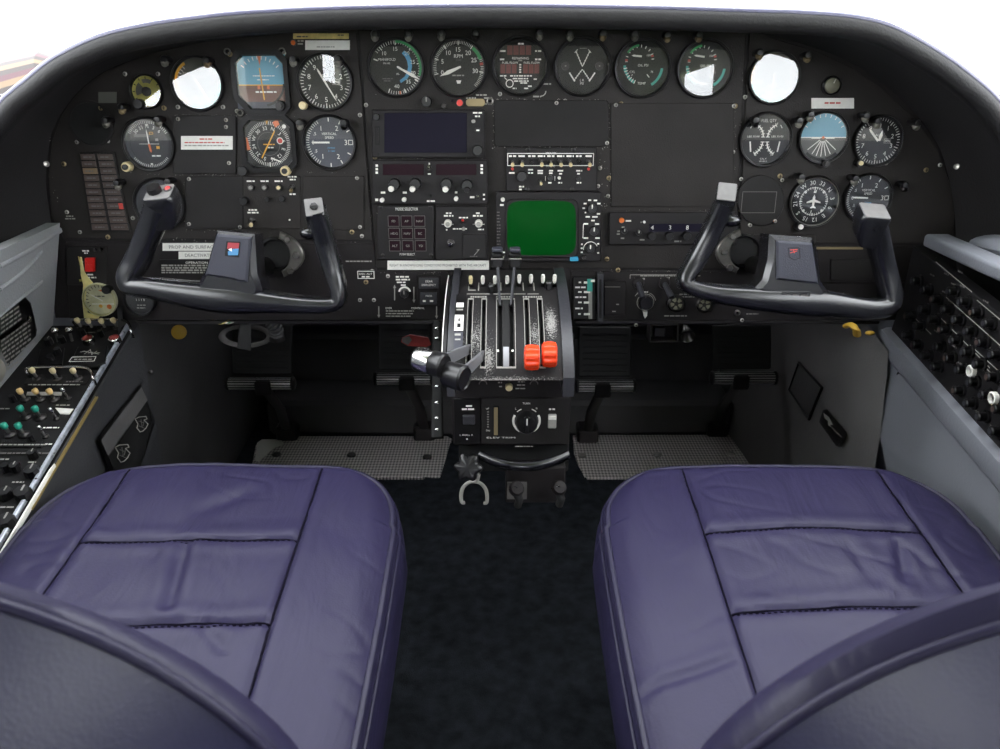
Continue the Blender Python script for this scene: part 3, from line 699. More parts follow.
gauge('clock','small olive-yellow dial with a dark centre, highest at the panel corner beside the airspeed indicator',146.5,91.5,16.5,d_clock,'dial_olive',cat='clock',knobs=[(138,104,5,'knob_black',None)],group=GROUP)
gauge('airspeed_indicator','airspeed gauge with yellow and green arcs, above the blank plate with white sticker',197.5,83.5,26.5,d_airspeed,'dial_grey',[dict(ang=150,L=.8,w=.08)],tilt=(.0,.0))
gauge('attitude_indicator','square-bezel attitude indicator, turquoise sky over brown ground, above the compass-card indicator',261,82,29,d_adi,'hole',shape=[(28,21),(20,30),(-20,30),(-28,21),(-28,-15),(-14,-31),(22,-31),(28,-24)],knobs=[(280,106,5,'knob_black','dark_steel')])
for _x,_y in ((230.5,54),(284,53.5),(237,111)):
    _g=bpy.data.objects['attitude_indicator']; _u=(_x-261)*.00141; _v=(82-_y)*.00141; b=MB(); b.ringlathe([(.0046,0),(.0046,.004),(.0034,.0045),(.003,.001)],'lens_grey',20,(_u,_v,.0)); b.disc(_u,_v,.0035,.0012,'hole',16); b.build('mounting_ring',_g)
gauge('altimeter','black altimeter with white numerals under the yellow and white stickers',325,82,28,d_altimeter,'dial_black',[dict(ang=330,L=.6,w=.07),dict(ang=150,L=.85,w=.05)],knobs=[(302.5,105.5,4,'ivory',None)])
gauge('course_indicator','round course deviation indicator with curved white scale above the pilot yoke horn',149,144,26.5,d_nav,'dial_black',[dict(ang=356,L=.6,w=.05,tail=.0),dict(ang=172,L=.36,w=.09,tail=0,m='mark_orange')],knobs=[(126,167,5,'ivory','knob_black')],rim='dark_steel')
gauge('horizontal_situation_indicator','octagonal compass-card indicator with long yellow needle and orange flags under the attitude indicator',268.5,144,28,d_hsi,'hole',[dict(ang=30,L=.62,w=.05,tail=.62,m='mark_yellow')],shape=octo(-27.5,27.5,-27.5,27.5,8),knobs=[(242.5,171,5,'knob_black',None),(285,171,5,'ivory','knob_black')])
gauge('vertical_speed_indicator','slate-faced vertical speed indicator with white needle at zero, under the altimeter',329.5,142.5,27,d_vsi,'dial_slate',[dict(ang=270,L=.74,w=.07,tail=.0)])
gauge('deviation_indicator','dark round indicator half hidden by the bulky button grip of the pilot yoke',159.5,204,26,None,'dial_black',[])
gauge('manifold_pressure_gauge','manifold pressure gauge with green rim arc and blue inner band',396,67.7,28.5,d_manifold,'dial_black',[dict(ang=118,L=.86,w=.10,tail=.16,lance=True,c=(.2,-.05)),dict(ang=300,L=.2,w=.08,tail=0,c=(.2,-.05))])
gauge('tachometer','RPM gauge with white lance needles resting near zero',458.5,67.7,28.5,d_rpm,'dial_black',[dict(ang=247,L=.8,w=.12,tail=.1,lance=True)],rim='dark_steel')
gauge('fuel_flow_computer','round digital fuel flow gauge with dark red display windows',520.5,66.5,28.5,d_fuelflow,'dial_black')
gauge('fuel_pressure_gauge','round fuel pressure gauge with a white crossed scale and two dark buttons',582.5,66.5,28.5,d_fuelpsi,'dial_black',rim='dark_steel')
gauge('oil_gauge','oil pressure and temperature gauge beside the fuel pressure gauge, dark face',642.5,68,28.5,d_oil,'dial_black',[dict(ang=275,L=.4,w=.07,c=(-.05,.42),tail=0),dict(ang=330,L=.6,w=.05,c=(-.55,-.45),tail=0,m='bezel_black')])
gauge('oil_gauge','oil pressure and temperature gauge last in the top row, with bright window reflection',705,68.5,28.5,d_oil,'dial_black',[dict(ang=278,L=.42,w=.07,c=(-.05,.42),tail=0)],rim='dark_steel')
gauge('airspeed_indicator','copilot airspeed gauge whose glass shines white, green arc at its rim',774,77.5,26,d_rightspeed,'dial_grey',[dict(ang=0,L=.3,w=.06,c=(0,-.1))])
gauge('fuel_quantity_gauge','FUEL QTY gauge with two white curved scales, beside the copilot attitude indicator',765.5,139.5,26.5,d_fuelqty,'dial_black',rim='dark_steel')
gauge('attitude_indicator','round copilot attitude indicator with blue sky and white converging lines',823.5,137.5,25.5,d_attitude,'dial_grey',knobs=[(826,163.5,4,'knob_black','dark_steel')])
gauge('altimeter','copilot altimeter, outermost gauge of its row beside the round attitude indicator',878,141,25,d_altimeter,'dial_black',[dict(ang=318,L=.7,w=.09,tail=0),dict(ang=10,L=.45,w=.12,lance=True,tail=0,c=(.05,0))],knobs=[(860,163,4,'knob_black','ivory')])
gauge('directional_gyro','round heading gyro with white compass letters and aeroplane symbol',814,201.5,25.5,d_compass,'dial_black',knobs=[(800,226.5,4.4,'knob_black','white_plastic')],rim='lens_grey')
gauge('vertical_speed_indicator','copilot vertical speed indicator half hidden by the right yoke grip',868,198,24.5,d_vsi,'dial_black',[dict(ang=272,L=.74,w=.07,tail=0)])
g = PT('painted_glow_strip','yellow strip painted for the glow beside the cream pressure gauge','painted glow',87,296); b = MB(); b.prism([g.l(x,y) for x,y in ((79.5,257),(81.5,257),(84.5,272),(88,277),(93,283),(86,290),(85,302),(87,313),(99,316.5),(97,320),(84,319),(82,300),(83,285),(80.5,275))],0,.003,'glow_yellow',.0006); b.build('strip_body',g.o)  # yellow glow left of the gauge, painted as a flat strip
gauge('hour_meter','small round black hours meter below the pilot yoke',139.5,300.5,15.5,d_hours,'dial_black')
gauge('pressure_gauge','cream-faced cabin pressure gauge with an orange light above the side console',100,299.5,17,d_pressure,'dial_cream',[dict(ang=300,L=.7,w=.08)],bezel='dial_cream',rim='dial_olive',knobs=[(106,290,4.4,'knob_black',None)])

# ------------------------------------------------------------------ post lights beside the gauges
def post_light(px, py, where, tipm='lens_grey', r=4.0):
    g = PT('post_light', 'small post light '+where, 'light', px, py, 'post lights beside the gauges')
    k = g.k; b = MB(); b.lathe([(r*k*.8,0),(r*k*.8,.010),(r*k*1.0,.011),(r*k*1.0,.020),(r*k*.7,.024),(1e-5,.0245)],'knob_black',18); b.build('post', g.o)
    b = MB(); b.M = Matrix.Translation((0,-r*k*.35,.0165)) @ Matrix.Rotation(math.radians(40),4,'X'); b.lathe([(r*k*.86,0),(r*k*.95,.004),(r*k*.6,.0085),(1e-5,.0092)],tipm,16); b.build('cap', g.o)
for a in [(296,60,'upper inner corner of the altimeter','lens_grey'),(340,59.5,'upper outer corner of the altimeter','lens_grey'),(302.5,122.5,'upper inner corner of the slate vertical speed indicator','lens_grey'),(346,122.5,'upper outer corner of the slate vertical speed indicator','knob_black'),
 (211,61,'upper corner of the shiny airspeed gauge nearest the attitude indicator','brass'),(169,60,'upper corner of the shiny airspeed gauge nearest the small clock','lens_grey'),(127,107,'below the small yellow clock','brass'),(111,120.5,'rim of the dark empty hole','lens_grey'),
 (162.5,119.5,'top of the course deviation indicator','lens_grey'),(122.5,182,'beside the upper end of the annunciator strip','lens_grey'),(173,180.5,'behind the pilot yoke grip buttons','lens_grey'),
 (376.5,35,'first above the manifold pressure gauge','lens_grey'),(409.5,35,'second above the manifold pressure gauge','lens_grey'),(442,34.5,'first above the RPM gauge','lens_grey'),(476,34.5,'second above the RPM gauge','dark_steel'),
 (539,34,'above the digital fuel flow gauge','lens_grey'),(569,34.5,'first above the fuel pressure gauge','lens_grey'),(601.5,34.5,'second above the fuel pressure gauge','brass'),(633,35,'first above the dark oil gauge','lens_grey'),(665,36,'second above the dark oil gauge','brass'),(696,36,'above the oil gauge with bright glass','brass'),
 (756,53.5,'inner top corner of the white-shining airspeed gauge','brass'),(803,56,'outer top corner of the white-shining airspeed gauge','brass'),(752,120,'inner top of the FUEL QTY gauge','knob_black'),(795,120.5,'outer top of the FUEL QTY gauge','lens_grey'),(806,114.5,'top of the copilot attitude indicator','lens_grey'),
 (861,115.5,'inner top of the copilot altimeter','lens_grey'),(872,121,'on the top rim of the copilot altimeter','lens_grey'),(911,123,'outer top of the copilot altimeter','lens_grey'),(797,176,'inner top of the heading gyro','lens_grey'),(850,177.5,'between the heading gyro and copilot vertical speed indicator','lens_grey'),(899,184,'outer top of the copilot vertical speed indicator','dark_steel')]:
    post_light(a[0],a[1],('at the ' if not a[2].split()[0] in ('first','second','above','below','beside','behind','between','on') else '')+a[2],a[3])

# ------------------------------------------------------------------ blank covers, stickers, placards
def cover(name, label, pts, m='plate_black', z=.003, screws=(), cat='cover plate', round_=None, extra=None):
    cx = sum(p[0] for p in pts)/len(pts); cy = sum(p[1] for p in pts)/len(pts)
    g = PT(name, label, cat, cx, cy, None)
    b = MB(); b.prism([g.l(x,y) for x,y in pts], 0, z, m, .0008)
    if extra: extra(b, g)
    b.build('plate', g.o)
    for x, y in screws: u, v = g.l(x,y); part_screw(g.o, u, v, .0028, z)
    return g
def pr(x0,y0,x1,y1,r=3): return [(x,y) for x,y in rrect(x0,y0,x1,y1,r,3)]
cover('blank_cover','square black blank plate carrying a white printed sticker beside the course deviation indicator',pr(173,115.5,236,174,2),'plate_black',.0025,[(226,120),(226,127),(229,163),(178,119)])
cover('blank_cover','square black blank plate below the stickered one, above the PROP AND SURFACE placard',pr(185,176,243,229,3),'plate_black',.0025,[(189,179),(189,224),(240,227)])
cover('blank_cover','empty grey-black plate behind the plain horn of the pilot yoke',pr(303.5,176,364,229.5,1.5),'panel_black',.0022,[(357,178),(360,227)])
cover('blank_cover','scuffed black rectangular plate between the fuel flow gauges and the audio switches',pr(494.5,100,608.5,146.5,3.5),'plate_black',.0032,[(556.5,103),(607,143)])
cover('blank_cover','largest bare black plate, above the flight level selector radio',pr(611,103,734,207,2),'panel_black',.0022,[(616,105),(734,106)])
cover('blank_cover','round black blanking disc with a rectangular outline beside the heading gyro',[(761+23.5*math.cos(2*PI*i/40),200.5+25.5*math.sin(2*PI*i/40)) for i in range(40)],'plate_black',.003,[(741,179),(782,180),(775,221)],
      extra=lambda b,g: (b.frame(*g.l(740.5,213),*g.l(777,191.5),.0008,.0032,'mark_dim'),))
g = PT('empty_instrument_hole','dark round empty gauge opening at the far corner under the glareshield','instrument opening',90,124)
b = MB(); b.lathe([(22*g.k,0),(22*g.k,.0012),(20*g.k,.0014),(20*g.k,.0004),(1e-5,.0003)],'hole',40); b.ringlathe([(22.5*g.k,0),(22.5*g.k,.0015),(20.3*g.k,.0018),(20*g.k,0)],'plate_black'); b.build('opening', g.o)
def sticker(label, x0, y0, x1, y1, m='paper', lines=(), name='placard_sticker', cat='sticker', z=.0006, texts=(), off=.0025, poly=None):
    cx, cy = (x0+x1)/2, (y0+y1)/2; g = PT(name, label, cat, cx, cy, None, off=off-.002)
    b = MB(); q = poly or [(x0,y0),(x1,y0),(x1,y1),(x0,y1)]
    b.prism([g.l(x,y,.001) for x,y in q], 0, z, m)
    for (a, c, y, h, mm) in lines:
        u0, v = g.l(a,y,.001); u1, _ = g.l(c,y,.001); b.greek(u0,u1,v,z+.0002,h*g.k,mm)
    for (t, x, y, h, w, mm) in texts:
        u, v = g.l(x,y,.001); b.text(t,u,v,z+.0002,h*g.k,mm,0,w*g.k if w else None)
    b.build('sticker_sheet', g.o)
    return g
sticker('white printed sticker on the blank plate beside the course deviation indicator',181.5,136,233,149.5,lines=[(200,214,139,1.3,'ink_red'),(185,225,142.5,1.2,'ink_red'),(185,229,145.5,1.2,'mark_grey')],off=.0048)
sticker('narrow yellowed strip sticker directly under the glareshield',293.5,33.5,349,39,'paper_yellow',[(297,308,36.8,1.2,'paper_text'),(338,345,35.2,1,'paper_text')],off=.0024)
sticker('plain white sticker below the yellowed strip, above the altimeter',305.5,40.5,350,50,'paper',[(317,335,47,1,'mark_grey')],off=.0024)
sticker('white sticker below the round eyeball vent on the copilot side',811,98,853.5,108.5,'paper',[(824,840,103,1.6,'ink_red')],off=.0024)
sticker('long white placard about flight in icing conditions above the throttle quadrant',387.6,260.4,489,269.6,'paper',[],name='icing_placard',cat='placard',texts=[('FLIGHT IN KNOWN ICING CONDITIONS PROHIBITED WITH THIS AIRCRAFT',438,265,2.6,96,'paper_text')],off=.0024)
sticker('white PROP AND SURFACE strip placard, upper of two behind the pilot yoke',163,243,224,250.6,'paper',[],name='deice_placard',cat='placard',texts=[('PROP AND SURFACE',193,246.8,3.4,47,'paper_text')],off=.002)
sticker('shorter white DEACTIVATED strip placard below the PROP AND SURFACE one',179,251.4,222,258.8,'paper',[],name='deice_placard',cat='placard',texts=[('DEACTIVATED',200.5,255.1,3.4,30,'paper_text')],off=.002)
sticker('black operation placard with four lines of small white print, behind the pilot yoke',160,259.5,262,273.4,'bezel_black',[(162,240,265.2,1.6,'mark_grey'),(162,240,267.6,1.6,'mark_grey'),(162,240,270,1.6,'mark_grey'),(162,240,272.3,1.4,'mark_grey')],name='operation_placard',cat='placard',texts=[('OPERATION',197,262.4,2.4,22,'mark_white')],off=.0016)
sticker('small grey name plate above the dark empty instrument hole',99,92,117,103,'dial_grey',[],off=.0016)

# annunciator light strip: two columns of eleven windows
g = PT('annunciator_panel','tall two-column annunciator strip of dark brown caption windows behind the pilot yoke','annunciator panel',105,192)
b = MB(); q = [g.l(*p) for p in ((79,152),(114,152),(131,232),(92,232))]; b.prism(q,0,.003,'plate_black',.0006); b.build('housing',g.o)
mat('cap_brown',(70,58,54),.4); mat('cap_amber',(118,98,74),.4)
for c in range(2):
    for r_ in range(11):
        t0 = (r_+.08)/11; t1 = (r_+.92)/11
        def P(s, t): 
            xl = 80.5+(93-80.5)*t; xr = 112.5+(129-112.5)*t; return g.l(xl+(xr-xl)*s, 153.5+77*t)
        s0, s1 = (.0,.44) if c == 0 else (.53,1.0)
        b = MB(); quad = [P(s0,t0),P(s1,t0),P(s1,t1),P(s0,t1)]
        b.prism(quad,.003,.0045,'cap_amber' if (c == 0 and r_ == 2) else 'cap_brown',.0004)
        (xa,ya),(xb,yb) = P(s0+.09,(t0+t1)/2),P(s1-.09,(t0+t1)/2); b.greek(xa,xb,(ya+yb)/2,.0047,.0018,'mark_dim')
        if c == 1 and r_ == 7: b.prism([P(.88,t0),P(1.0,t0),P(1.0,t1),P(.88,t1)],.0046,.0052,'mark_red')
        b.build('caption_window',g.o)
# ------------------------------------------------------------------ radios of the centre stack
def unit(name, label, cat, x0, y0, x1, y1, depth=.006, m='radio_black', r=1.5, bev=.0012, off=0):
    g = PT(name, label, cat, (x0+x1)/2, (y0+y1)/2, None, off=off); g.z = depth
    b = MB(); b.prism([g.l(x,y,depth) for x,y in rrect(x0,y0,x1,y1,r,3)],0,depth,m,bev); g.face = b
    return g
def U(g, f): g.face.build('faceplate', g.o)
def gl(g, x0, x1, y, h=1.4, m='mark_white', z=None):
    u0, v = g.l(x0,y,g.z); u1, _ = g.l(x1,y,g.z); g.face.greek(u0,u1,v,(z or g.z)+.0003,h*g.k,m)
def gt(g, t, x, y, h, m='mark_white', w=None):
    u, v = g.l(x,y,g.z); g.face.text(t,u,v,g.z+.0003,h*g.k,m,0,w*g.k if w else None)
def gf(g, x0, y0, x1, y1, t=.7, m='mark_white', dz=.0003):
    a = g.l(x0,y1,g.z); c = g.l(x1,y0,g.z); g.face.frame(a[0],a[1],c[0],c[1],t*g.k,g.z+dz,m)
def gpart(g, name, x0, y0, x1, y1, m, dz=.001, r=.6, bev=.0004, label=None, z0=None):
    b = MB(); b.prism([g.l(x,y,g.z) for x,y in rrect(x0,y0,x1,y1,r,3)],z0 if z0 is not None else g.z-.0005,g.z+dz,m,bev); return b.build(name,g.o,label)
def gknob(g, x, y, r, h=.011, m='knob_black', cap=None, pointer=None, name='knob', lobes=0):
    u, v = g.l(x,y,g.z+h); return part_knob(g.o,u,v,r*g.k,h,m,name,g.z,pointer,lobes,cap)
def gtog(g, x, y, tip='ivory', L=.011, r=.0021, d=(0,.35,1), **k):
    u, v = g.l(x,y,g.z); return part_toggle(g.o,u,v,g.z,L,r,tip,d,**k)

g = unit('multifunction_display','blank dark multifunction display, largest screen of the radio stack','display',372,109.5,485,157.5,.010)
gpart(g,'screen',384.5,113,467,152.5,'lcd_dark',.0006)
gpart(g,'raised_rim',374,110.5,470,112.6,'radio_black',.0022)
gl(g,473,482,112.8,1.5); gl(g,475,480,116.3,1.5); gpart(g,'button',471.5,119.5,475.5,123,'mark_grey',.002,1.5); gpart(g,'button',474,128,481,132.5,'knob_black',.002,1.5); gl(g,476.5,479.5,130.2,1.2,z=.0125)
gknob(g,477.5,150.5,5.2,.012); gknob(g,376.5,117,3.2,.006); gpart(g,'card_slot',375.5,126,380,145,'hole',.0004); gpart(g,'card_slot_cover',376.6,127.5,378.8,143.5,'radio_black',.0012); gpart(g,'button',377.6,152.5,380,155.5,'hole',.001)
U(g,0)
g = unit('navigation_radio','twin navigation radio with two dark maroon readouts under the multifunction display','radio',372.5,160,487.5,204,.009)
gpart(g,'readout',383,164,424,175,'lcd_maroon',.0006); gpart(g,'readout',436,164,476.5,175,'lcd_maroon',.0006)
for y in (165.5,169,172.5): gl(g,375.8,378.2,y,2.2); gl(g,480.5,483,y,2.2)
gtog(g,429.5,168.5,'chrome'); gl(g,428.8,430.2,163.6,2); gl(g,428,431,173.8,1.2)
for x, y, cx, cy, tip in ((394.2,184.5,391,189,1),(415,184.2,412.3,189.3,1),(446.3,184.2,445.3,189.4,1),(467,185.6,467,190,0)):
    gknob(g,x,y,5.6,.011,lobes=12,name='tuning_knob'); gknob(g,cx,cy,3.0,.016,'white_plastic' if tip else 'radio_black',name='inner_knob')
for x, y in ((381.8,200.3),(404,199.8),(456,198.9)): gknob(g,x,y,2.2,.008,'white_plastic',name='volume_knob')
gtog(g,478.3,197.2,'chrome',.007); gl(g,381,385.5,192.4,2); gl(g,403,407,192.4,2); gl(g,455,459,192.2,2); gl(g,375.5,378.5,199.6,2.4); gl(g,470,474.5,197,2); gl(g,483,485,194.5,1.8); gl(g,483,485,199,1.8); gl(g,427,435,200.9,1.5); gpart(g,'button',429.6,194,431.6,197,'hole',.001)
U(g,0)
g = unit('mode_selector','autopilot mode selector with nine dark square push buttons','push button panel',377.6,205.3,434,259.5,.006)
gt(g,'MODE SELECTOR',407,208.8,3.0,w=22)
names = (('FD','AP','NAV'),('HDG','NAV','BC'),('ALT','GS','YD'))
for j in range(3):
    for i in range(3):
        x = 394+12.9*i+.6*j; y = 220.7+12.3*j
        o = gpart(g,'push_button',x-5.4,y-5.4,x+5.4,y+5.4,'lcd_maroon',.0022,.8,.0006); 
        b = MB(); u0,v0 = g.l(x-5.4,y+5.4,g.z); u1,v1 = g.l(x+5.4,y-5.4,g.z); b.frame(u0,v0,u1,v1,.0007,g.z+.0024,'mark_dim'); u,v = g.l(x,y,g.z); b.text(names[j][i],u,v,g.z+.0026,2.4*g.k,'mark_grey'); b.build('button_caption',o)
gt(g,'PUSH SELECT',407.5,254,2.4,w=15)
for x, y in ((381,207),(430,207),(383,255),(431,255)): u,v = g.l(x,y,g.z); part_screw(g.o,u,v,.003,g.z,'dark_steel')
U(g,0)
g = unit('trim_test_panel','small black control panel with two white-dialled rotary knobs beside the mode selector','control panel',435.5,206,488,259.5,.005)
gl(g,446,453,213,1.6); gl(g,444,453.5,215.6,1.6); gl(g,476,481,213,1.6); gl(g,473,484,215.6,1.6); gl(g,459,468,217.4,1.4); gl(g,446,447.5,229.5,1.6); gl(g,453,467,228.6,1.3); gl(g,478,484,229.2,1.4)
for x in (447.8,478.6):
    gknob(g,x,223.8,3.8,.010,'white_plastic',name='rotary_knob',cap='mark_grey'); 
    u0,v = g.l(x-6,224,g.z); u1,_ = g.l(x+6,224,g.z); g.face.line(u0,v,u1,v,.0008,g.z+.0003,'mark_white')
gtog(g,463,221,'lamp_red',.009,.0017); gknob(g,463.6,228.8,1.8,.004,'mark_grey')
gtog(g,451,242.6,'chrome',.010,.0032,(0,-.2,1))
b = MB(); b.prism([g.l(x,y,g.z) for x,y in rrect(462.8,233.5,486,257.8,.8,2)],g.z-.0004,g.z+.0035,'radio_black',.0008); u,v = g.l(475.5,252,g.z); b.line(u-.002,v-.004,u+.005,v+.004,.0009,g.z+.0038,'mark_grey'); b.line(u+.002,v+.004,u+.006,v+.0045,.0009,g.z+.0038,'mark_grey'); b.greek(u-.008,u+.003,v-.0055,g.z+.0038,.0012,'mark_dim'); b.build('slope_box',g.o)
U(g,0)
g = unit('audio_panel','black audio panel with a row of nine ivory toggle switches inside a white outline','switch panel',506,147.5,597,191,.005)
gf(g,507.3,153,593.8,165.8); gt(g,'SPEAKER',551,153.2,2.0); gt(g,'PHONE',550.5,165.8,2.0)
for x, t in zip((512.5,522,531.7,541.4,550.7,560.5,570,579.5,589),('C','C','C','N','N','M','A','A','D')):
    gl(g,x-3.6,x+3.6,156,1.7); 
    if t == 'C' and x > 530 or x > 575 and x < 585: gtog(g,x,161.2,'dark_steel',.008,.0017)
    else: gtog(g,x,160.8,'ivory',.014,.0025,(0,-.45,1))
for x0, x1, y in ((509,516,172.8),(528,533,169.6),(528,533,172.8),(519,524,186.5),(519,523,189.2),(537.5,544,170.6),(537.5,544,173),(549,553,170.6),(549,553,173),(557.5,563,170.6),(559,562,173.6),(576,582,170.6),(577,581,173.6),(548,553,182.6),(558,562,182.6),(576.5,581,182.6)): gl(g,x0,x1,y,1.5,'mark_white')
gknob(g,521.8,176.3,5.2,.009); gtog(g,540.8,180.6,'ivory',.012,.0019,(0,-.35,1)); gknob(g,559.3,178,1.6,.006,'white_plastic'); gknob(g,550.4,178,2.6,.008); gknob(g,578.6,178.6,2.2,.007); 
gknob(g,512.5,168.8,1.4,.002,'mark_red',name='indicator_lamp'); gknob(g,588.5,169,1.4,.002,'mark_red',name='indicator_lamp')
for x in (545.4,554.8): u,v0 = g.l(x,176,g.z); _,v1 = g.l(x,180.6,g.z); g.face.line(u,v0,u,v1,.0008,g.z+.0003,'mark_white')
for x, y in ((528,149.6),(573.5,149.6),(527.5,189.4),(572,189.4)): u,v = g.l(x,y,g.z); part_screw(g.o,u,v,.0036,g.z,'dark_steel')
U(g,0)
g = unit('weather_radar','weather radar with a rounded green screen in the middle of the panel','radar screen',496,191.8,601,261,.012)
# screen surround and convex screen
b = MB(); b.prism([g.l(x,y,g.z) for x,y in rrect(505,198.5,578.5,257.5,7,5)],g.z-.001,g.z+.003,'radio_black',.002); b.build('screen_surround',g.o)
b = MB(); N = 14; vs = []; fs = []
for j in range(N+1):
    for i in range(N+1):
        s = -1+2*i/N; t = -1+2*j/N; q = (abs(s)**6+abs(t)**6)**(1/6) or 1; mm = max(abs(s),abs(t)); kx = mm/q if q else 1
        x, y = g.l(541.3+34.2*s*kx, 227.5-27.2*t*kx, g.z); vs.append((x,y,g.z+.0032+.004*(1-s*s)*(1-t*t)))
for j in range(N):
    for i in range(N): fs.append((j*(N+1)+i,j*(N+1)+i+1,(j+1)*(N+1)+i+1,(j+1)*(N+1)+i))
b.add(vs,fs,'green_screen',True); b.build('screen',g.o,'glowing green radar screen')
gknob(g,502.8,199.6,2.0,.006,'white_plastic'); gl(g,500,505.5,204.8,1.8)
for y in [212+3.2*i for i in range(14)]: gl(g,496.8,500.5,y,.9,'mark_dim')
for x0, x1, y in ((583.5,586.5,203.4),(588,591,200),(593.5,597,200.2),(597,600.5,203.4),(582.3,585,208),(584.5,586,212.3),(596.6,600,213.6),(585.5,590.5,216.6),(592,597.5,216.6),(591,594.5,220.3),(583.4,588,223.6),(594.8,599.5,223.8),(583.4,588,237.8),(595,599.5,237.8),(597,599,243.5),(597,599,252.6),(581,582.5,244),(580.6,582.6,248),(580.6,582.6,252)): gl(g,x0,x1,y,1.5)
for y0, y1 in ((224,238),): u,v0 = g.l(583.2,y0,g.z); _,v1 = g.l(583.2,y1,g.z); g.face.line(u,v0,u,v1,.0009,g.z+.0003,'mark_white')
c = g.l(590.3,248.5,g.z); g.face.arc(6.6*g.k,7.3*g.k,-100,70,g.z+.0003,'mark_white',c=c)
gknob(g,592,208.6,4.6,.010,name='rotary_knob',pointer='mark_white'); gknob(g,594,231.2,4.4,.010,name='rotary_knob',pointer='mark_white'); gknob(g,590.3,248.8,4.4,.010,name='rotary_knob',pointer='mark_white'); gknob(g,584,257.2,2.2,.006,'dark_steel')
gpart(g,'select_button',569.7,256,578,260.6,'cyan',.003,.8,.0006,'bright blue select button')
gl(g,501.5,505,252,1.6); gl(g,501,504.6,257,1.6)
U(g,0)
g = unit('altitude_selector','long low black selector radio with numerals 4 3 8 beside the radar screen','radio',609,212,737,244.5,.006)
gknob(g,621.7,220.4,2.6,.004,'lamp_orange',name='warning_lamp'); gl(g,625.4,632,220.6,1.6)
for x0, x1, y in ((621.5,624.5,227),(617,619.5,231),(616.5,619.5,233.8),(620.5,624,238),(639.5,644.5,239.5),(674,681,241),(640.3,641.3,222)): gl(g,x0,x1,y,1.5,'mark_grey')
gknob(g,624.5,231.2,2.8,.008,pointer='mark_white'); gknob(g,644.2,222,1.3,.003,'mark_white'); gknob(g,638.8,233,2.6,.008,pointer='mark_white')
gpart(g,'counter_window',649,223.5,716,231.4,'lcd_dark',.0003,.6,.0001)
for t, x in (('4',652),('3',669.7),('8',687),('0',704)):
    u,v = g.l(x,227.3,g.z); g.face.text(t,u,v,g.z+.0006,4.4*g.k,'mark_white'); gknob(g,x,236,4.2,.010,name='selector_knob')
U(g,0)
g = unit('push_light_strip','small strip with three round buttons and one brass toggle above the pilot yoke column','switch panel',243,176,301,229,.0012,'panel_black')
for x in (251.2,265,279): gknob(g,x,187.3,3.3,.004,'dark_steel',cap='mark_grey' if x < 270 else 'ivory',name='push_button'); gl(g,x-4,x+4,181,1.4)
gtog(g,293,187.2,'brass',.012,.0024,(0,-.4,1)); gl(g,288,297,176.6,1.4); gl(g,290,296,179.4,1.4); gl(g,290,296,194,1.5)
gknob(g,267.3,199.2,2.4,.006); gknob(g,282,199,3.0,.006); gtog(g,253.2,220,'ivory',.013,.0028,(0,-.6,1)); gl(g,249,257.5,209.8,1.4); gl(g,248,259,212.4,1.5); gknob(g,289.8,219.8,.9,.002,'mark_white'); gknob(g,243.6,201.3,4.2,.010)
U(g,0)
# lower left: red rocker panel
g = unit('battery_switch_panel','black sub panel with a red guarded rocker switch at the pilot side corner','switch panel',67,246,108,285,.002,'plate_black')
gpart(g,'rocker_switch',87,257.2,96.2,271,'switch_red',.006,.5,.0012,'bright red rocker switch'); gpart(g,'rocker_ridge',88,263.6,95.4,265,'switch_red',.0075,.3)
gl(g,83,90,250.6,1.5); gl(g,85,88.5,252.8,1.3); gl(g,88,95,274.3,1.5); gl(g,88,97,277.2,1.5); gl(g,81,84,261.5,1.3); gl(g,82,85,267.8,1.3); gknob(g,100.5,249.2,1.8,.004); gknob(g,95,249.8,1.6,.003,'dark_steel')
u,v0 = g.l(79.2,256,g.z); u1,v1 = g.l(83,272,g.z); g.face.line(u,v0,u1,v1,.0018,g.z+.0003,'paper_yellow'); gl(g,80,92,280,2.2,'dial_olive')
U(g,0)
# lower centre left: dimmer, annunciator boxes
g = unit('gear_annunciator_panel','lower panel block with a rotary dimmer and two grey captioned boxes beside the quadrant','control panel',417,275,441,306,.003,'lower_black')
for (x0,y0,x1,y1) in ((419,277.5,438.6,288),(420.6,292,437,304)):
    gpart(g,'caption_box',x0,y0,x1,y1,'quadrant_side',.002,.6)
gz = g.z; g.z += .002; gt(g,'GEAR',429,281,2.2); gt(g,'EMERGENCY',429,284.6,2.2,w=14); gt(g,'PRESS',429,295.6,1.9); gl(g,423,428,300.6,1.9); gl(g,430,435,300.6,1.9); g.z = gz
U(g,0)
g = PT('dimmer_knob','small rotary dimmer with white arc between two painted arrows','knob',404.5,293)
b = MB(); b.arc(4.6*g.k,6.4*g.k,-80,80,.0004,'mark_white'); b.build('scale_arc',g.o); part_knob(g.o,0,-.0006,4.2*g.k,.010,'knob_black','knob_cap',0,'mark_grey')
g = unit('altitude_light','small black caption light with white outline beside the plain yoke horn','light',357.3,270,375,279,.003,'bezel_black')
gf(g,358,270.6,374.4,278.4,.7); gt(g,'DEC ALT',366,273.6,2.0,w=13); gl(g,362,370,276.4,1.5); U(g,0)
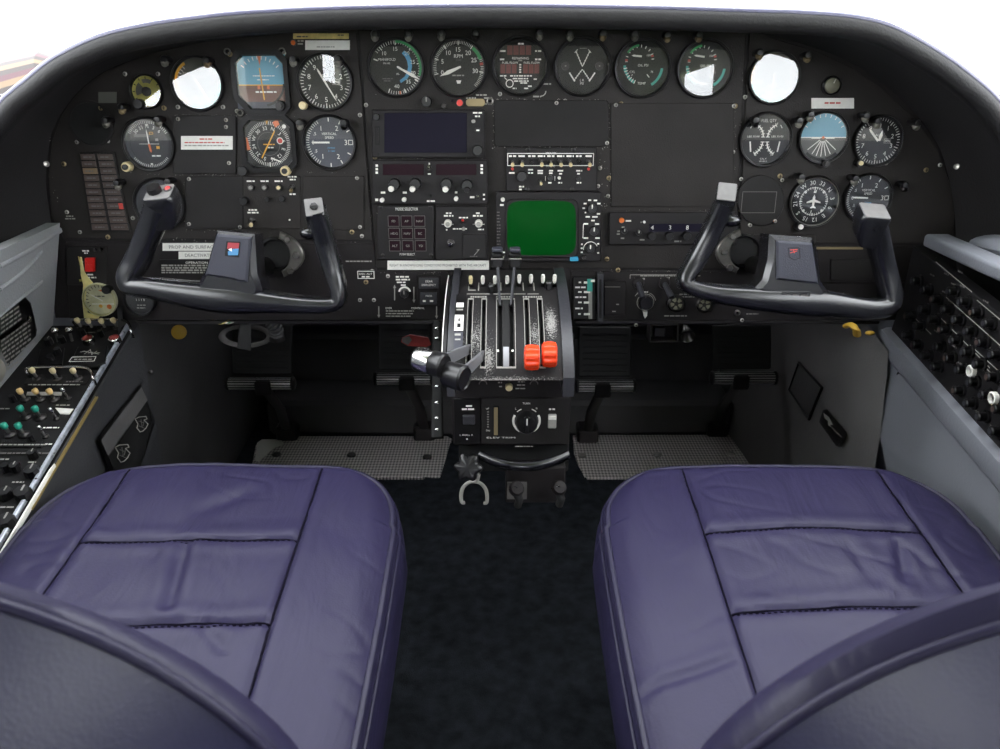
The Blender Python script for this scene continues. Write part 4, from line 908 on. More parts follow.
# panel knobs and lamps near the top of the engine panel
panel_knob(426.7,101.8,5.2,.013,'knob_black','mark_grey'); panel_knob(444,105.8,2.6,.008,'dark_steel'); panel_knob(452,101,1.4,.003,'lcd_dark')
g = PT('warning_button','round red warning button under the RPM gauge','button',459.7,102.8); part_knob(g.o,0,0,3.2*g.k,.004,'lamp_red','button_cap'); b = MB(); b.ringlathe([(4*g.k,0),(4*g.k,.003),(3.2*g.k,.003),(3.2*g.k,0)],'dark_steel',24); b.build('collar',g.o)
g = PT('marker_plate','gold oval name plate between the red button and the jack','plate',475.5,102.5); b = MB(); b.prism([(x*g.k,y*g.k) for x,y in rrect(-9.5,-3.6,9.5,3.6,3,4)],0,.0016,'brass',.0004); b.build('plate',g.o)
g = PT('panel_jack','round silver jack socket beside the gold oval plate','socket',490,101); b = MB(); b.ringlathe([(3.4*g.k,0),(3.4*g.k,.003),(2.2*g.k,.0035),(1.6*g.k,0)],'steel',24); b.disc(0,0,1.7*g.k,.0004,'hole',16); b.build('socket_ring',g.o)
g = PT('warning_lamp','small orange lamp beside the yellowed strip sticker','lamp',293,42.6); b = MB(); b.ringlathe([(3*g.k,0),(3*g.k,.002),(2.3*g.k,.002),(2.3*g.k,0)],'dark_steel',20); b.build('lamp_ring',g.o); b = MB(); b.ball((0,0,.002),2.4*g.k,'lamp_orange',14); b.build('lens',g.o)
g = PT('eyeball_vent','small olive-grey round air outlet above the white sticker on the copilot side','air vent',831.7,85.5); b = MB(); b.ringlathe([(9.4*g.k,0),(9.4*g.k,.004),(8*g.k,.006),(7.4*g.k,.001)],'bezel_black',32); b.build('vent_ring',g.o); b = MB(); b.lathe([(7.6*g.k,.001),(7.2*g.k,.006),(5*g.k,.0085),(1e-5,.0095)],'glass_vent',28); b.line(0,2*g.k,1.6*g.k,6*g.k,.0014,.0092,'mark_white'); b.build('vent_ball',g.o)
g = PT('panel_button','bare round cap screw button under the pilot compass-card switches','button',333.4,219.8,None) if False else None

# lower right of the quadrant
g = unit('flap_indicator','flap position indicator strip with white and teal scale beside the throttle quadrant','indicator',572.5,276.5,596,319,.004,'radio_black')
gpart(g,'scale_strip',588.2,278.5,592,318.5,'mark_grey',.0012,.4); gpart(g,'scale_band',587,278.6,592.2,291,'mark_teal',.0016,.4,label='teal flap scale band')
for y in (282,291.5,302,313.6): gl(g,583.6,590,y,2.2,'mark_white',z=g.z+.001)
for x0,x1,y in ((578.5,581,282),(575,586,287),(578,581.5,291.6),(575,586,296.8),(578,581.5,302),(575,583,308),(578,580.5,313.6)): gl(g,x0,x1,y,1.6)
gpart(g,'pointer',590.5,279.2,594.6,281.6,'mark_white',.002,.3); U(g,0)
g = unit('flap_lever','upright grey slotted lever plate beside the flap indicator','lever',596.8,273,603.5,322,.010,'quadrant_side',1); gpart(g,'slot',599,279,601.4,318,'hole',.0004); U(g,0)
g = unit('heater_panel','dark square recessed box between the flap lever and the tapering knob','control panel',604,281,626,315,.003,'lower_black'); gl(g,616,620,304,1.2,'mark_grey'); gl(g,612,616,311,1.2,'mark_grey'); gpart(g,'hinge_bar',604.5,286,620,287,'mark_dim',.001,.2); U(g,0)
def pull_lever(label, px, py, ang):
    g = PT('pull_lever', label, 'lever', px, py, 'defrost levers'); d = Vector((math.sin(ang)*.6,-math.cos(ang)*.6,.9))
    b = MB(); b.lathe([(6*g.k,0),(5*g.k,.004),(1e-5,.005)],'lower_black',20); b.build('boot',g.o); b = MB(); b.cyl((0,0,.002),d*.030,2.6*g.k,'quadrant_side',3.2*g.k,14,.001); b.build('shaft',g.o)
pull_lever('short round dark lever under the white bracket line, nearest the flap lever',638.5,283,.2)
pull_lever('short round dark lever beside the right yoke horn base',664.5,283.5,.45)
g = PT('rotary_selector','rotary selector with white circle outline and white pointer tip under the short levers','knob',645.7,302.6); b = MB(); b.arc(8*g.k,8.7*g.k,0,360,.0004,'mark_grey',n=40); b.arc(12*g.k,12.7*g.k,-60,-15,.0004,'mark_grey'); b.arc(9.6*g.k,10.3*g.k,20,80,.0004,'mark_grey'); b.greek(-.003,.003,10.4*g.k,.0004,.0014,'mark_white'); b.build('scale',g.o)
part_knob(g.o,0,0,7*g.k,.010,'knob_black','knob_cap'); b = MB(); b.prism([(-2.2*g.k,-9*g.k),(2*g.k,-9*g.k),(2*g.k,-13*g.k),(0,-16*g.k),(-1*g.k,-14*g.k)],0,.006,'white_plastic',.0006); b.build('pointer',g.o)
def air(label, px, py, r):
    g = PT('air_outlet', label, 'air vent', px, py, 'round air outlets'); b = MB(); b.ringlathe([(r*g.k,0),(r*g.k,.004),(r*.85*g.k,.006),(r*.7*g.k,0)],'dark_steel',32); b.build('outlet_ring',g.o)
    b = MB(); b.lathe([(r*.74*g.k,0),(r*.74*g.k,.002),(1e-5,.0022)],'hole',28)
    for i in range(5): a = i*72+20; b.arc(r*.25*g.k,r*.66*g.k,a,a+46,.0026,'glass_vent')
    b.build('louvre_disc',g.o)
air('round air outlet with brown rosette louvres, nearer the rotary selector',676.5,303.8,9)
air('round air outlet with brown rosette louvres under the right yoke corner',704.5,305,8.4)
g = PT('panel_jack','tiny silver jack near the panel lower edge under the right yoke','socket',737.5,313); b = MB(); b.ringlathe([(3*g.k,0),(3*g.k,.003),(1.6*g.k,.0035),(1.4*g.k,0)],'steel',20); b.build('socket_ring',g.o)
g = unit('glove_box_door','dark rectangular door with a thin brass hinge behind the right yoke','door',818,247,938,283,.003,'lower_black'); gpart(g,'hinge',816,246.6,862,249,'brass',.0018,.4,label='brass hinge strip'); gpart(g,'latch_plate',830,259,870,279,'plate_black',.0025,.6); U(g,0)
g = unit('radio_blank','narrow grey slotted cover strip under the directional gyro row','cover plate',753,234,815,244,.002,'panel_black'); U(g,0)

# under the panel edge
g = PT('horn_speaker','small dark trumpet-shaped horn hanging below the panel edge','horn',687,332); b = MB(); b.M = Matrix.Rotation(.5,4,'X'); b.lathe([(.003,-.03),(.004,-.01),(.009,.004),(.0135,.012),(.012,.0122),(.006,.002),(1e-5,0)],'dark_steel',28); b.build('horn_bell',g.o); b = MB(); b.tube([(0,0,-.02),(-.004,.014,-.01),(-.012,.034,-.004)],.0025,'dark_steel'); b.build('bracket_arm',g.o)
g = PT('junction_box','open dark bracket box under the panel edge beside the horn','bracket',664,333); b = MB(); w=.022
for (c,d) in (((0,-.014,-.01),(.044,.002,.03)),((-.021,0,-.01),(.002,.028,.03)),((.021,0,-.01),(.002,.028,.03)),((0,.013,-.01),(.044,.002,.03)),((0,0,-.024),(.044,.028,.002))): b.box(c,d,'lower_black',.0005)
b.build('bracket_frame',g.o); b = MB(); b.box((-.004,-.002,-.016),(.018,.016,.014),'dark_steel',.002); b.build('relay',g.o)
# ------------------------------------------------------------------ helpers for things away from the panel
def place(name, loc, label, cat, group=None):
    return empty(name, Vector(loc), label, cat, group)
def WB(e):
    b = MB(); b.M = e.matrix_world.inverted() if e.matrix_world != Matrix.Identity(4) else Matrix.Identity(4); b.M = Matrix.Translation(-e.location); return b
# ------------------------------------------------------------------ control yokes
YL = math.radians(9); YO = Vector((0, 1.02, .62))
YU = Vector((1,0,0)); YV = Vector((0, math.sin(YL), math.cos(YL))); YN = Vector((0, -math.cos(YL), math.sin(YL)))
YMAT = frame(YO, YU, YV, YN)
def yuv(px, py, z=0):
    q = onP(px, py, YO+YN*z, YN)-YO; return q.dot(YU), q.dot(YV)
def yoke(label, conv, path, pad, padp, grip, cap, badge, hub, flip, sunk):
    cx = sum(conv(*p)[0] for p in hub)/len(hub); cy = sum(conv(*p)[1] for p in hub)/len(hub)
    hx, hy = yuv(cx, cy)
    root = empty('control_yoke', YMAT @ Matrix.Translation((hx,hy,0)), label, 'control yoke', None)
    k = abs(yuv(cx+1,cy)[0]-yuv(cx,cy)[0]); zs = abs(conv(1,0)[0]-conv(0,0)[0])
    def L(p, z=0): u, v = yuv(*conv(*p), z); return (u-hx, v-hy)
    pts = [L(p[:2], p[4])+(p[4], p[2]/2*zs*k, p[3]) for p in path]
    sm = catmull(pts, 9)
    b = MB(); b.tube([p[:3] for p in sm], [(p[3], p[4]) for p in sm], 'yoke_black', 20, up=(0,0,1), expo=3.0)
    b.build('handle_bar', root)
    # hub and pad
    b = MB(); b.prism([L(p,.02) for p in hub], -.022, .020, 'yoke_black', .006); b.build('hub', root)
    b = MB(); b.prism([L(p,.024) for p in padp], .018, .0245, 'pad_slate', .0025); pd = b.build('hub_pad', root, 'slate-blue hub pad')
    if sunk:
        q = [L(p,.026) for p in sunk]; b = MB(); b.prism(q, .0235, .0250, 'hole', .0003)
        (xa,ya),(xb,yb),(xc,yc),(xd,yd) = q
        def B(s,t): return (xa+(xb-xa)*s+(xd-xa)*t, ya+(yb-ya)*s+(yd-ya)*t)
        b.poly([B(.12,.08),B(.12,.5),B(.95,.46),B(.95,.08)], .0253, 'badge_red'); b.poly([B(.25,.95),B(.95,.92),B(.95,.46),B(.55,.5),B(.2,.7)], .0253, 'badge_blue'); b.poly([B(.2,.55),B(.5,.7),B(.45,.45)], .0255, 'paper')
        b.build('emblem_badge', pd, 'red and blue emblem badge')
    else:
        b = MB(); q = [L(p,.026) for p in ((555,392),(598,392),(602,432),(578,440),(558,428))]
        for i in range(5): b.line(*q[i], *q[(i+1)%5], .0008, .0247, 'hole')
        for a, c in (((562,400),(592,398)),((562,412),(590,404)),((575,398),(580,412))): b.line(*L(a,.026), *L(c,.026), .001, .0247, 'mark_red')
        b.build('emblem_badge', pd, 'worn red shield emblem')
    if badge:
        q = [L(p,.022) for p in badge]; x0 = min(p[0] for p in q); x1 = max(p[0] for p in q); y0 = min(p[1] for p in q); y1 = max(p[1] for p in q)
        b = MB(); b.prism(rrect(x0,y0,x1,y1,.002), .019, .0218, 'yoke_black', .0006); b.greek(x0+.003,x1-.003,(y0+y1)/2,.0220,(y1-y0)*.35,'mark_dim'); b.build('name_badge', root)
    # bulky button grip
    gx, gy = L(grip, .03); s = flip
    n = Vector((-.10*s, .80, .58)).normalized(); u = Vector((.95, -.20*s, -.16*s)); u = (u - n*u.dot(n)).normalized(); v = n.cross(u)
    GM = Matrix(((u.x,v.x,n.x,gx),(u.y,v.y,n.y,gy),(u.z,v.z,n.z,.034),(0,0,0,1)))
    b = MB(); b.M = GM
    prof = rrect(-.019,-.017,.019,.017,.007,4); P = []
    lay = [(-.040,.62,(-.004*s,-.012)),(-.030,.86,(-.002*s,-.006)),(-.012,1.0,(0,0)),(-.003,1.0,(0,0)),(0,.92,(0,0))]
    vs = []; N = len(prof)
    for (z, sc_, off) in lay: vs += [(x*sc_+off[0], y*sc_+off[1], z) for x, y in prof]
    fs = [(a*N+i,a*N+(i+1)%N,(a+1)*N+(i+1)%N,(a+1)*N+i) for a in range(len(lay)-1) for i in range(N)]+[tuple(range(4*N,5*N)),tuple(reversed(range(N)))]
    b.add(vs, fs, 'yoke_black', True); gp = b.build('button_grip', root)
    b = MB(); b.M = GM; b.prism(rrect(-.0165,-.0145,.0165,.0145,.003), -.001, .0012, 'cap_plate', .0005); b.build('switch_plate', gp, 'pale grey switch plate')
    if flip > 0:
        b = MB(); b.M = GM; b.lathe([(.0085,.001),(.009,.006),(.0085,.0085),(1e-5,.009)],'knob_black',24,(-.005,.001,0),lobes=16,amp=.03)
        for i in range(5): b.box((-.005,-.005+.0027*i,.0092),(.014-abs(i-2)*.002,.0012,.0008),'dark_steel')
        b.build('trim_button', gp); b = MB(); b.M = GM; b.lathe([(.0052,.001),(.0052,.002),(.004,.003),(1e-5,.0034)],'dark_steel',20,(.0105,.004,0)); b.lathe([(.0035,.003),(.002,.0042),(1e-5,.0044)],'switch_red',16,(.0105,.004,0)); b.build('disconnect_button', gp, 'small red button')
    # plain horn cap
    qx, qy = L(cap, .02); n = Vector((.12*s,.50,.86)).normalized(); u = Vector((1,-.22*s*-1,0)); u = (u-n*u.dot(n)).normalized(); v = n.cross(u)
    CM = Matrix(((u.x,v.x,n.x,qx),(u.y,v.y,n.y,qy),(u.z,v.z,n.z,.026),(0,0,0,1)))
    b = MB(); b.M = CM; prof = rrect(-.0125,-.0135,.0125,.0135,.003,4); N = len(prof); vs = []
    lay = [(-.034,.86,-.010),(-.012,1.0,-.001),(-.002,1.0,0),(0,.94,0)]
    for (z, sc_, oy) in lay: vs += [(x*sc_, y*sc_+oy, z) for x, y in prof]
    b.add(vs, [(a*N+i,a*N+(i+1)%N,(a+1)*N+(i+1)%N,(a+1)*N+i) for a in range(3) for i in range(N)]+[tuple(range(3*N,4*N)),tuple(reversed(range(N)))], 'yoke_black', True); hp = b.build('horn_head', root)
    b = MB(); b.M = CM; b.prism(rrect(-.0112,-.0122,.0112,.0122,.0015), -.001, .0012, 'cap_plate', .0005)
    b.build('cap_plate', hp, 'pale grey cap plate')
    if flip > 0:
        b = MB(); b.M = CM; b.lathe([(.0052,.001),(.0048,.004),(1e-5,.0045)],'knob_black',6,(0,0,0)); b.line(-.003,0,.003,0,.001,.0047,'dark_steel'); b.build('push_button', hp)
    tq = L((765,292) if s > 0 else (306,278), .012); b = MB(); b.ball((tq[0]-.006*s,tq[1]-.002,.012),.010,'yoke_black',14,(1.3,.8,.9)); b.build('thumb_rest', root)
    # control column to the panel
    b = MB(); b.cyl((0,0,-.02),(0,-.004,-.175),.0135,'dark_steel',n=28); b.cyl((0,0,-.018),(0,-.001,-.04),.021,'yoke_black',n=28,bev=.002); b.build('column_shaft', root)
    return root
cL = lambda x, y: (100+x/3.57, 150+y/3.57)
cR = lambda x, y: (650+x/4.0, 150+y/4.0)
yoke('black pilot control yoke with two-button grip and blue-red badge, before the pilot seat', cL,
  [(212,190,90,.019,.026),(192,255,84,.017,.014),(165,320,82,.016,.005),(133,395,82,.017,0),(104,448,74,.018,0),(116,484,66,.019,0),(190,493,78,.021,0),(290,509,92,.022,0),(400,524,106,.023,0),(500,533,102,.023,0),(600,541,82,.021,0),(700,549,66,.019,0),(790,553,60,.018,0),(843,545,56,.017,0),(853,505,58,.017,0),(832,425,70,.016,0),(806,335,74,.016,.004),(786,262,72,.016,.012),(772,212,66,.015,.02)],
  None, [(416,300),(540,312),(524,472),(490,470),(478,462),(374,447)], (216,152), (768,204), None,
  [(412,288),(548,302),(556,440),(575,500),(560,530),(440,525),(320,505),(352,468),(376,420)], 1, [(450,326),(500,328),(494,384),(444,378)])
yoke('black copilot control yoke with plain grip and raised name badge, before the copilot seat', cR,
  [(300,205,74,.015,.02),(276,258,78,.016,.012),(240,335,80,.016,.004),(185,440,80,.016,0),(140,515,66,.018,0),(160,545,66,.019,0),(250,570,74,.020,0),(360,585,92,.022,0),(470,595,104,.023,0),(580,603,112,.023,0),(690,612,112,.022,0),(790,624,96,.021,0),(880,632,86,.020,0),(945,620,84,.019,0),(960,575,80,.018,0),(940,480,78,.017,0),(920,400,80,.017,.005),(905,335,84,.018,.014),(888,275,90,.019,.026)],
  None, [(508,362),(650,372),(676,537),(508,518)], (893,244), (302,168), [(525,566),(640,566),(640,604),(525,604)],
  [(482,338),(655,352),(672,400),(690,530),(720,570),(690,600),(480,590),(420,560),(455,520),(476,440)], -1, None)
# column collars on the panel
def collar(label, px, py, s):
    g = PT('column_collar', label, 'bracket', px, py, None); k = g.k
    b = MB(); b.lathe([(17*k,0),(17*k,.003),(15*k,.005),(13.5*k,.001),(1e-5,.0008)],'hole',36); b.ringlathe([(17*k,0),(17*k,.004),(15*k,.006),(13.5*k,.002)],'bezel_black',36); b.build('seal_ring',g.o)
    b = MB(); P = []
    for a in range(-70,71,10): q = math.radians(a); P.append((s*(20+9*math.cos(q*1.2))*k*math.cos(q)*1.0, 24*k*math.sin(q)))
    for a in range(70,-71,-10): q = math.radians(a); P.append((s*15*k*math.cos(q), 17*k*math.sin(q)))
    b.prism(P,.003,.012,'flange_metal',.002); f = b.build('flange',g.o)
    for a in (-48,0,48):
        q = math.radians(a); b = MB(); b.lathe([(3.4*k,.011),(3.4*k,.015),(2.6*k,.0165),(1e-5,.0167)],'steel',6,(s*22*k*math.cos(q),21*k*math.sin(q),0)); b.build('bolt',f)
collar('dark steel crescent bracket with bolts around the pilot yoke column',276,254,1)
collar('black curved collar bracket around the copilot yoke column',744,251,-1)

# ------------------------------------------------------------------ throttle quadrant and pedestal
XL, XR = -.066, .092
A_, C_, B_ = Vector((1.135,.566)), Vector((.985,.562)), Vector((.915,.482))
def dr(t): return A_*(1-t)**2 + C_*2*t*(1-t) + B_*t*t
def dr_t(py):
    lo, hi = 0., 1.
    def row(t):
        F, z = dr(t); dz = z-H; return 374.5-FOC*((F*sp+dz*cp)/(F*cp-dz*sp))
    for _ in range(40):
        m_ = (lo+hi)/2
        if row(m_) < py: lo = m_
        else: hi = m_
    return (lo+hi)/2
def dr_x(px, py):
    F, z = dr(dr_t(py)); return (px-500)/FOC*(F*cp-(z-H)*sp)
Q = place('throttle_quadrant', (.013, .95, .30), 'black throttle quadrant with worn curved face, six slots and red knobs, between the seats', 'throttle quadrant')
loc = Q.location
worn('drum_worn', [((-.035+.004-loc.x, .955-loc.y, .525-loc.z),(.022,.05,.04),.17), ((dr_x(551,325)-loc.x,.985-loc.y,.538-loc.z),(.010,.034,.06),.29), ((dr_x(535,330)-loc.x,.965-loc.y,.53-loc.z),(.011,.03,.05),.20), ((dr_x(489,352)-loc.x,.932-loc.y,.51-loc.z),(.010,.026,.04),.26), ((dr_x(505,372)-loc.x,.915-loc.y,.482-loc.z),(.08,.008,.006),.22)])
slots = [(dr_x(a,333),dr_x(c,333)) for a, c in ((467.8,471),(481.8,485),(498.2,502.2),(509.6,513.6),(525.8,529),(539.8,543.2))]
T0, T1 = dr_t(300), dr_t(367)
def curved(b, x0, x1, t0, t1, off, m, n=18):
    vs = []
    for i in range(n+1):
        t = t0+(t1-t0)*i/n; p = dr(t); d = dr(min(t+.01,1))-dr(max(t-.01,0)); nn = Vector((d.y,-d.x)).normalized()
        if nn.y < 0: nn = -nn
        q = p+nn*off
        vs += [(x0,q.x,q.y),(x1,q.x,q.y)]
    b.add(vs, [(2*i,2*i+1,2*i+3,2*i+2) for i in range(n)], m, True)
b = WB(Q); xs = [XL+.010]
for a, c in slots: xs += [a, c]
xs.append(XR-.014)
for i in range(len(xs)-1):
    if i % 2 == 0: curved(b, xs[i], xs[i+1], 0, 1, 0, 'drum_worn', 26)
    else:
        curved(b, xs[i], xs[i+1], 0, T0, 0, 'drum_worn'); curved(b, xs[i], xs[i+1], T1, 1, 0, 'drum_worn'); curved(b, xs[i], xs[i+1], T0, T1, -.012, 'hole')
        for x in (xs[i], xs[i+1]):
            vs = []
            for k in range(15):
                t = T0+(T1-T0)*k/14; p = dr(t); vs += [(x,p.x,p.y),(x,p.x,p.y-.014)]
            b.add(vs,[(2*k,2*k+1,2*k+3,2*k+2) for k in range(14)],'hole')
b.build('curved_face', Q)
b = WB(Q)   # white slot outlines and legends lie on the face
def outline(px0, px1, y0=298.5, y1=368.5):
    x0, x1 = dr_x(px0,333), dr_x(px1,333); t0, t1 = dr_t(y0), dr_t(y1); w = .0008
    curved(b,x0,x0+w,t0,t1,.0004,'mark_grey'); curved(b,x1-w,x1,t0,t1,.0004,'mark_grey'); curved(b,x0,x1,t0,t0+.012,.0004,'mark_grey',3); curved(b,x0,x1,t1-.012,t1,.0004,'mark_grey',3)
for a, c in ((466.4,472.4),(480.6,486.4),(496.2,515.6),(524.4,530.4),(538.6,544.4)): outline(a,c)
curved(b,dr_x(503.2,333),dr_x(508.8,333),dr_t(347),dr_t(367),.0005,'lever_grey'); curved(b,dr_x(503.2,333),dr_x(508.8,333),dr_t(301),dr_t(347),.0004,'hole')
for px in (498,512.4): curved(b,dr_x(px-1,333),dr_x(px+1,333),dr_t(350),dr_t(352),.0008,'mark_white',2)
for x0, x1 in ((469,486),(496,514),(524,544)):
    x = x0
    while x < x1-1: w_ = random.uniform(1.2,2.6); curved(b,dr_x(x,333),dr_x(min(x+w_,x1),333),dr_t(296.3),dr_t(297.9),.0004,'mark_grey',2); x += w_+.7
for (x0,x1) in ((465,489),(493,527),(529,541)): curved(b,dr_x(x0,333),dr_x(x1,333),dr_t(293.8),dr_t(294.6),.0004,'mark_grey',2)
b.build('slot_outlines', Q, 'white slot outlines')
b = WB(Q)   # side cheeks
for x0, x1 in ((XL,XL+.010),(XR-.014,XR)):
    n = 20; vs = []
    for i in range(n+1):
        p = dr(i/n); vs += [(x0,p.x,p.y+.003),(x1,p.x,p.y+.003),(x1,p.x,.46),(x0,p.x,.46)]
    fs = []
    for i in range(n):
        for k in range(4): k2 = (k+1)%4; fs.append((4*i+k,4*i+k2,4*i+4+k2,4*i+4+k))
    fs += [(0,1,2,3),(4*n+3,4*n+2,4*n+1,4*n)]
    b.add(vs,fs,'quadrant_side'); b.build('side_cheek', Q); b = WB(Q)
# indicator label strip on the left cheek, with trim wheel edge outside it
b = WB(Q); xa, xb = dr_x(454.4,330), dr_x(463.4,330)
curved(b,xa,xb,dr_t(297),dr_t(366),.004,'bezel_black'); curved(b,xa,xb,dr_t(317.5),dr_t(333),.0045,'white_plastic'); curved(b,xa,xb,dr_t(334),dr_t(354),.0045,'pad_slate'); curved(b,xa+.001,xb-.001,dr_t(305.5),dr_t(310),.0045,'mark_white'); curved(b,xa+.0015,xb-.0015,dr_t(311.5),dr_t(313),.0045,'mark_grey',2)
curved(b,(xa+xb)/2-.001,(xa+xb)/2+.001,dr_t(321),dr_t(324),.005,'hole',2); curved(b,(xa+xb)/2-.0022,(xa+xb)/2+.0022,dr_t(326),dr_t(330),.005,'hole',3); curved(b,xa+.001,xb-.003,dr_t(336),dr_t(338),.005,'mark_grey',2); curved(b,xa+.0015,xb-.003,dr_t(341),dr_t(342.5),.005,'mark_grey',2); curved(b,xa+.002,xb-.002,dr_t(352),dr_t(356),.005,'mark_white',2); b.build('indicator_strip', Q)
b = WB(Q)
for x0,x1,m_,dz in ((XL-.006,XL-.0015,'bezel_black',.002),(XL-.0072,XL-.006,'white_plastic',.003)):
    n=20; vs=[]
    for i in range(n+1):
        p=dr(.12+.75*i/n); vs+=[(x0,p.x,p.y+dz),(x1,p.x,p.y+dz),(x1,p.x,p.y-.02),(x0,p.x,p.y-.02)]
    fs=[(4*i+k,4*i+(k+1)%4,4*i+4+(k+1)%4,4*i+4+k) for i in range(n) for k in range(4)]; b.add(vs,fs,m_)
b.build('trim_wheel_edge', Q, 'white-edged trim wheel rim')
# toggles at the top: sloping ledge with eight ivory toggles
tg = [471,483,495,507,519,530.6,542.5,554]
for i, px in enumerate(tg):
    t = dr_t(286); F, z = dr(t); p = Vector((dr_x(px,284),F,z)); d = Vector((0,-.25,.97)).normalized()
    b = WB(Q); b.cyl(p-d*.004,p+d*.004,.0034,'dark_steel',n=8); o = b.build('toggle_switch', Q)
    q = p+d*(.003 if i < 4 else .005); b = WB(Q); b.lathe([(.0018,0),(.0026,.003),(.0029,.009),(.0022,.0125),(1e-5,.0132)],'ivory' if i==0 else 'white_plastic',12,q,d); b.build('toggle_tip', o)
b = WB(Q)
for px in (477,489,501,513,525,536.5): curved(b,dr_x(px-.6,333),dr_x(px+.6,333),dr_t(283),dr_t(291),.0006,'mark_grey',3)
curved(b,dr_x(466,333),dr_x(474,333),dr_t(290),dr_t(291),.0006,'mark_grey',2); curved(b,dr_x(466,333),dr_x(467,333),dr_t(284),dr_t(291),.0006,'mark_grey',2)
b.build('switch_dividers', Q)
for px,py in ((491.5,291),(548.8,288)):
    t = dr_t(py); F, z = dr(t); p = Vector((dr_x(px,py),F,z)); b = WB(Q); b.box((p.x,p.y-.002,p.z+.004),(.009,.012,.012),'knob_black',.002); b.build('friction_knob', Q)
# levers
def lever(x0p, kn, w, m='lever_grey', t=.0035, h=.016):
    b = WB(Q); d = (kn-x0p); L = d.length; dd = d.normalized(); side = Vector((0,0,1)); s2 = (side-dd*side.dot(dd)).normalized(); nn = dd.cross(s2)
    vs = [x0p+s2*i*h/2*(1.0 if j else .75)+nn*k*t/2+dd*(L if j else 0) for j in (0,1) for i in (-1,1) for k in (-1,1)]
    b.add(vs,[(0,1,3,2),(4,6,7,5),(0,4,5,1),(2,3,7,6),(0,2,6,4),(1,5,7,3)],m); return b.build('lever_arm', Q)
def dpt(px, py, off=-.01):
    t = dr_t(py); F, z = dr(t); return Vector((dr_x(px,333), F, z+off))
k1 = atF(430,362,.862); k2 = atF(455.5,376,.852)
lever(dpt(469.5,346,-.004), k1+Vector((.012,0,0)), .02); lever(dpt(483.5,352,-.004), k2+Vector((.006,0,0)), .02)
b = WB(Q); ax = Vector((1,-.62,-.05)); b.lathe([(.0122,-.020),(.0137,-.018),(.0137,.006),(.0145,.007),(.0145,.019),(.0125,.021),(.0115,.0195),(1e-5,.0195)],'knob_black',28,k1,ax); o=b.build('throttle_knob',Q); b = WB(Q); b.lathe([(.0141,-.0165),(.0143,-.016),(.0143,.004),(.0141,.0045)],'chrome',28,k1,ax); b.build('chrome_band',o,'worn chrome band')
b = WB(Q); b.lathe([(.0125,-.013),(.0148,-.011),(.0152,.004),(.0155,.011),(.0130,.0135),(.012,.0118),(1e-5,.0118)],'knob_black',28,k2,ax); b.build('throttle_knob',Q)
for px, kx in ((500,497.3),(511.4,515)):
    k3 = atF(kx,262,1.06); lever(dpt(px,303,-.004), k3, .01, 'quadrant_side', .003, .009)
    b = WB(Q); b.box(k3,(.0165,.018,.0135),'knob_black',.002); b.box(k3+Vector((0,-.001,.0110)),(.0155,.015,.007),'knob_black',.002); b.box(k3+Vector((0,-.002,.0175)),(.0145,.016,.005),'pad_slate',.0015); b.box(k3+Vector((0,-.0092,.0065)),(.017,.001,.001),'mark_grey'); b.build('propeller_knob',Q)
for px, py in ((531.8,357.5),(549.3,354.5)):
    t = dr_t(py); F, z = dr(t); kc = atF(px,py,F-.022)
    b = WB(Q); b.cyl(kc,Vector((kc.x,F+.012,z-.005)),.004,'lever_grey'); b.build('lever_arm',Q)
    b = WB(Q); b.lathe([(.0115,-.0092),(.0145,-.0075),(.0155,0),(.0145,.0075),(.0115,.0092)],'knob_red',64,kc,Vector((1,0,0)),lobes=9,amp=.05); b.build('mixture_knob',Q,'red-orange lobed mixture knob')
# pedestal below
P_ = place('centre_pedestal', (.013,1.0,.30), 'black pedestal box under the quadrant carrying the trim panel, above the aisle carpet', 'pedestal')
FP = .958
def pz(py, F=FP): return atF(500,py,F).z
zt, zb = pz(381), pz(446)
b = WB(P_); b.box((.013,(FP+1.21)/2,(.470+zb)/2),(.152,1.21-FP,.470-zb),'lower_black',.003); b.build('housing',P_)
def face(name, x0, y0, x1, y1, m, dz=.004, bev=.0008, F=FP, parent=None, label=None):
    a = atF(x0,y1,F); c = atF(x1,y0,F); b = WB(P_); b.box(((a.x+c.x)/2,F-dz/2,(a.z+c.z)/2),(c.x-a.x,dz,c.z-a.z),m,bev); return b.build(name,parent or P_,label)
def marks(b, F):
    b.M = b.M @ Matrix(((1,0,0,0),(0,0,-1,F),(0,1,0,0),(0,0,0,1))); return b   # local x, z as drawing plane facing aft
face('trim_control_panel',481.5,397,570.5,443,'plate_black',.004)
face('roll_trim_panel',454.5,398,480.5,443,'bezel_black',.002)
face('scale_window',493.2,404.5,498.6,434,'hole',.0062); face('trim_scale',494,405.5,497.8,433,'brass',.0068,.0003,label='gold trim scale')
face('rocker_switch',547.6,412.5,556.4,426.5,'mark_grey',.007,.0012); face('rocker_switch',548,413.5,556,417.5,'white_plastic',.0085,.0006); face('rocker_switch',463,414,475,423,'quadrant_side',.006,.001)
c = atF(526.5,420.8,FP-.004); b = WB(P_); b.lathe([(.0145,0),(.0142,.010),(.012,.014),(1e-5,.0145)],'knob_black',28,c,(0,-1,0)); b.box(c+Vector((0,-.016,.001)),(.008,.006,.024),'knob_black',.002); b.box(c+Vector((0,-.0193,.007)),(.0014,.0006,.009),'mark_white'); b.build('turn_knob',P_)
b = marks(WB(P_),FP-.0042)
def mxz(px,py): q=atF(px,py,FP-.0042); return q.x,q.z
kk = .00125
b.arc(.0158,.0188,-150,-62,.0001,'mark_white',c=mxz(526.5,420.8)); b.arc(.0158,.0188,62,150,.0001,'mark_white',c=mxz(526.5,420.8)); b.arc(.0172,.0186,-44,-22,.0001,'mark_white',c=mxz(526.5,420.8)); b.arc(.0172,.0186,22,44,.0001,'mark_white',c=mxz(526.5,420.8))
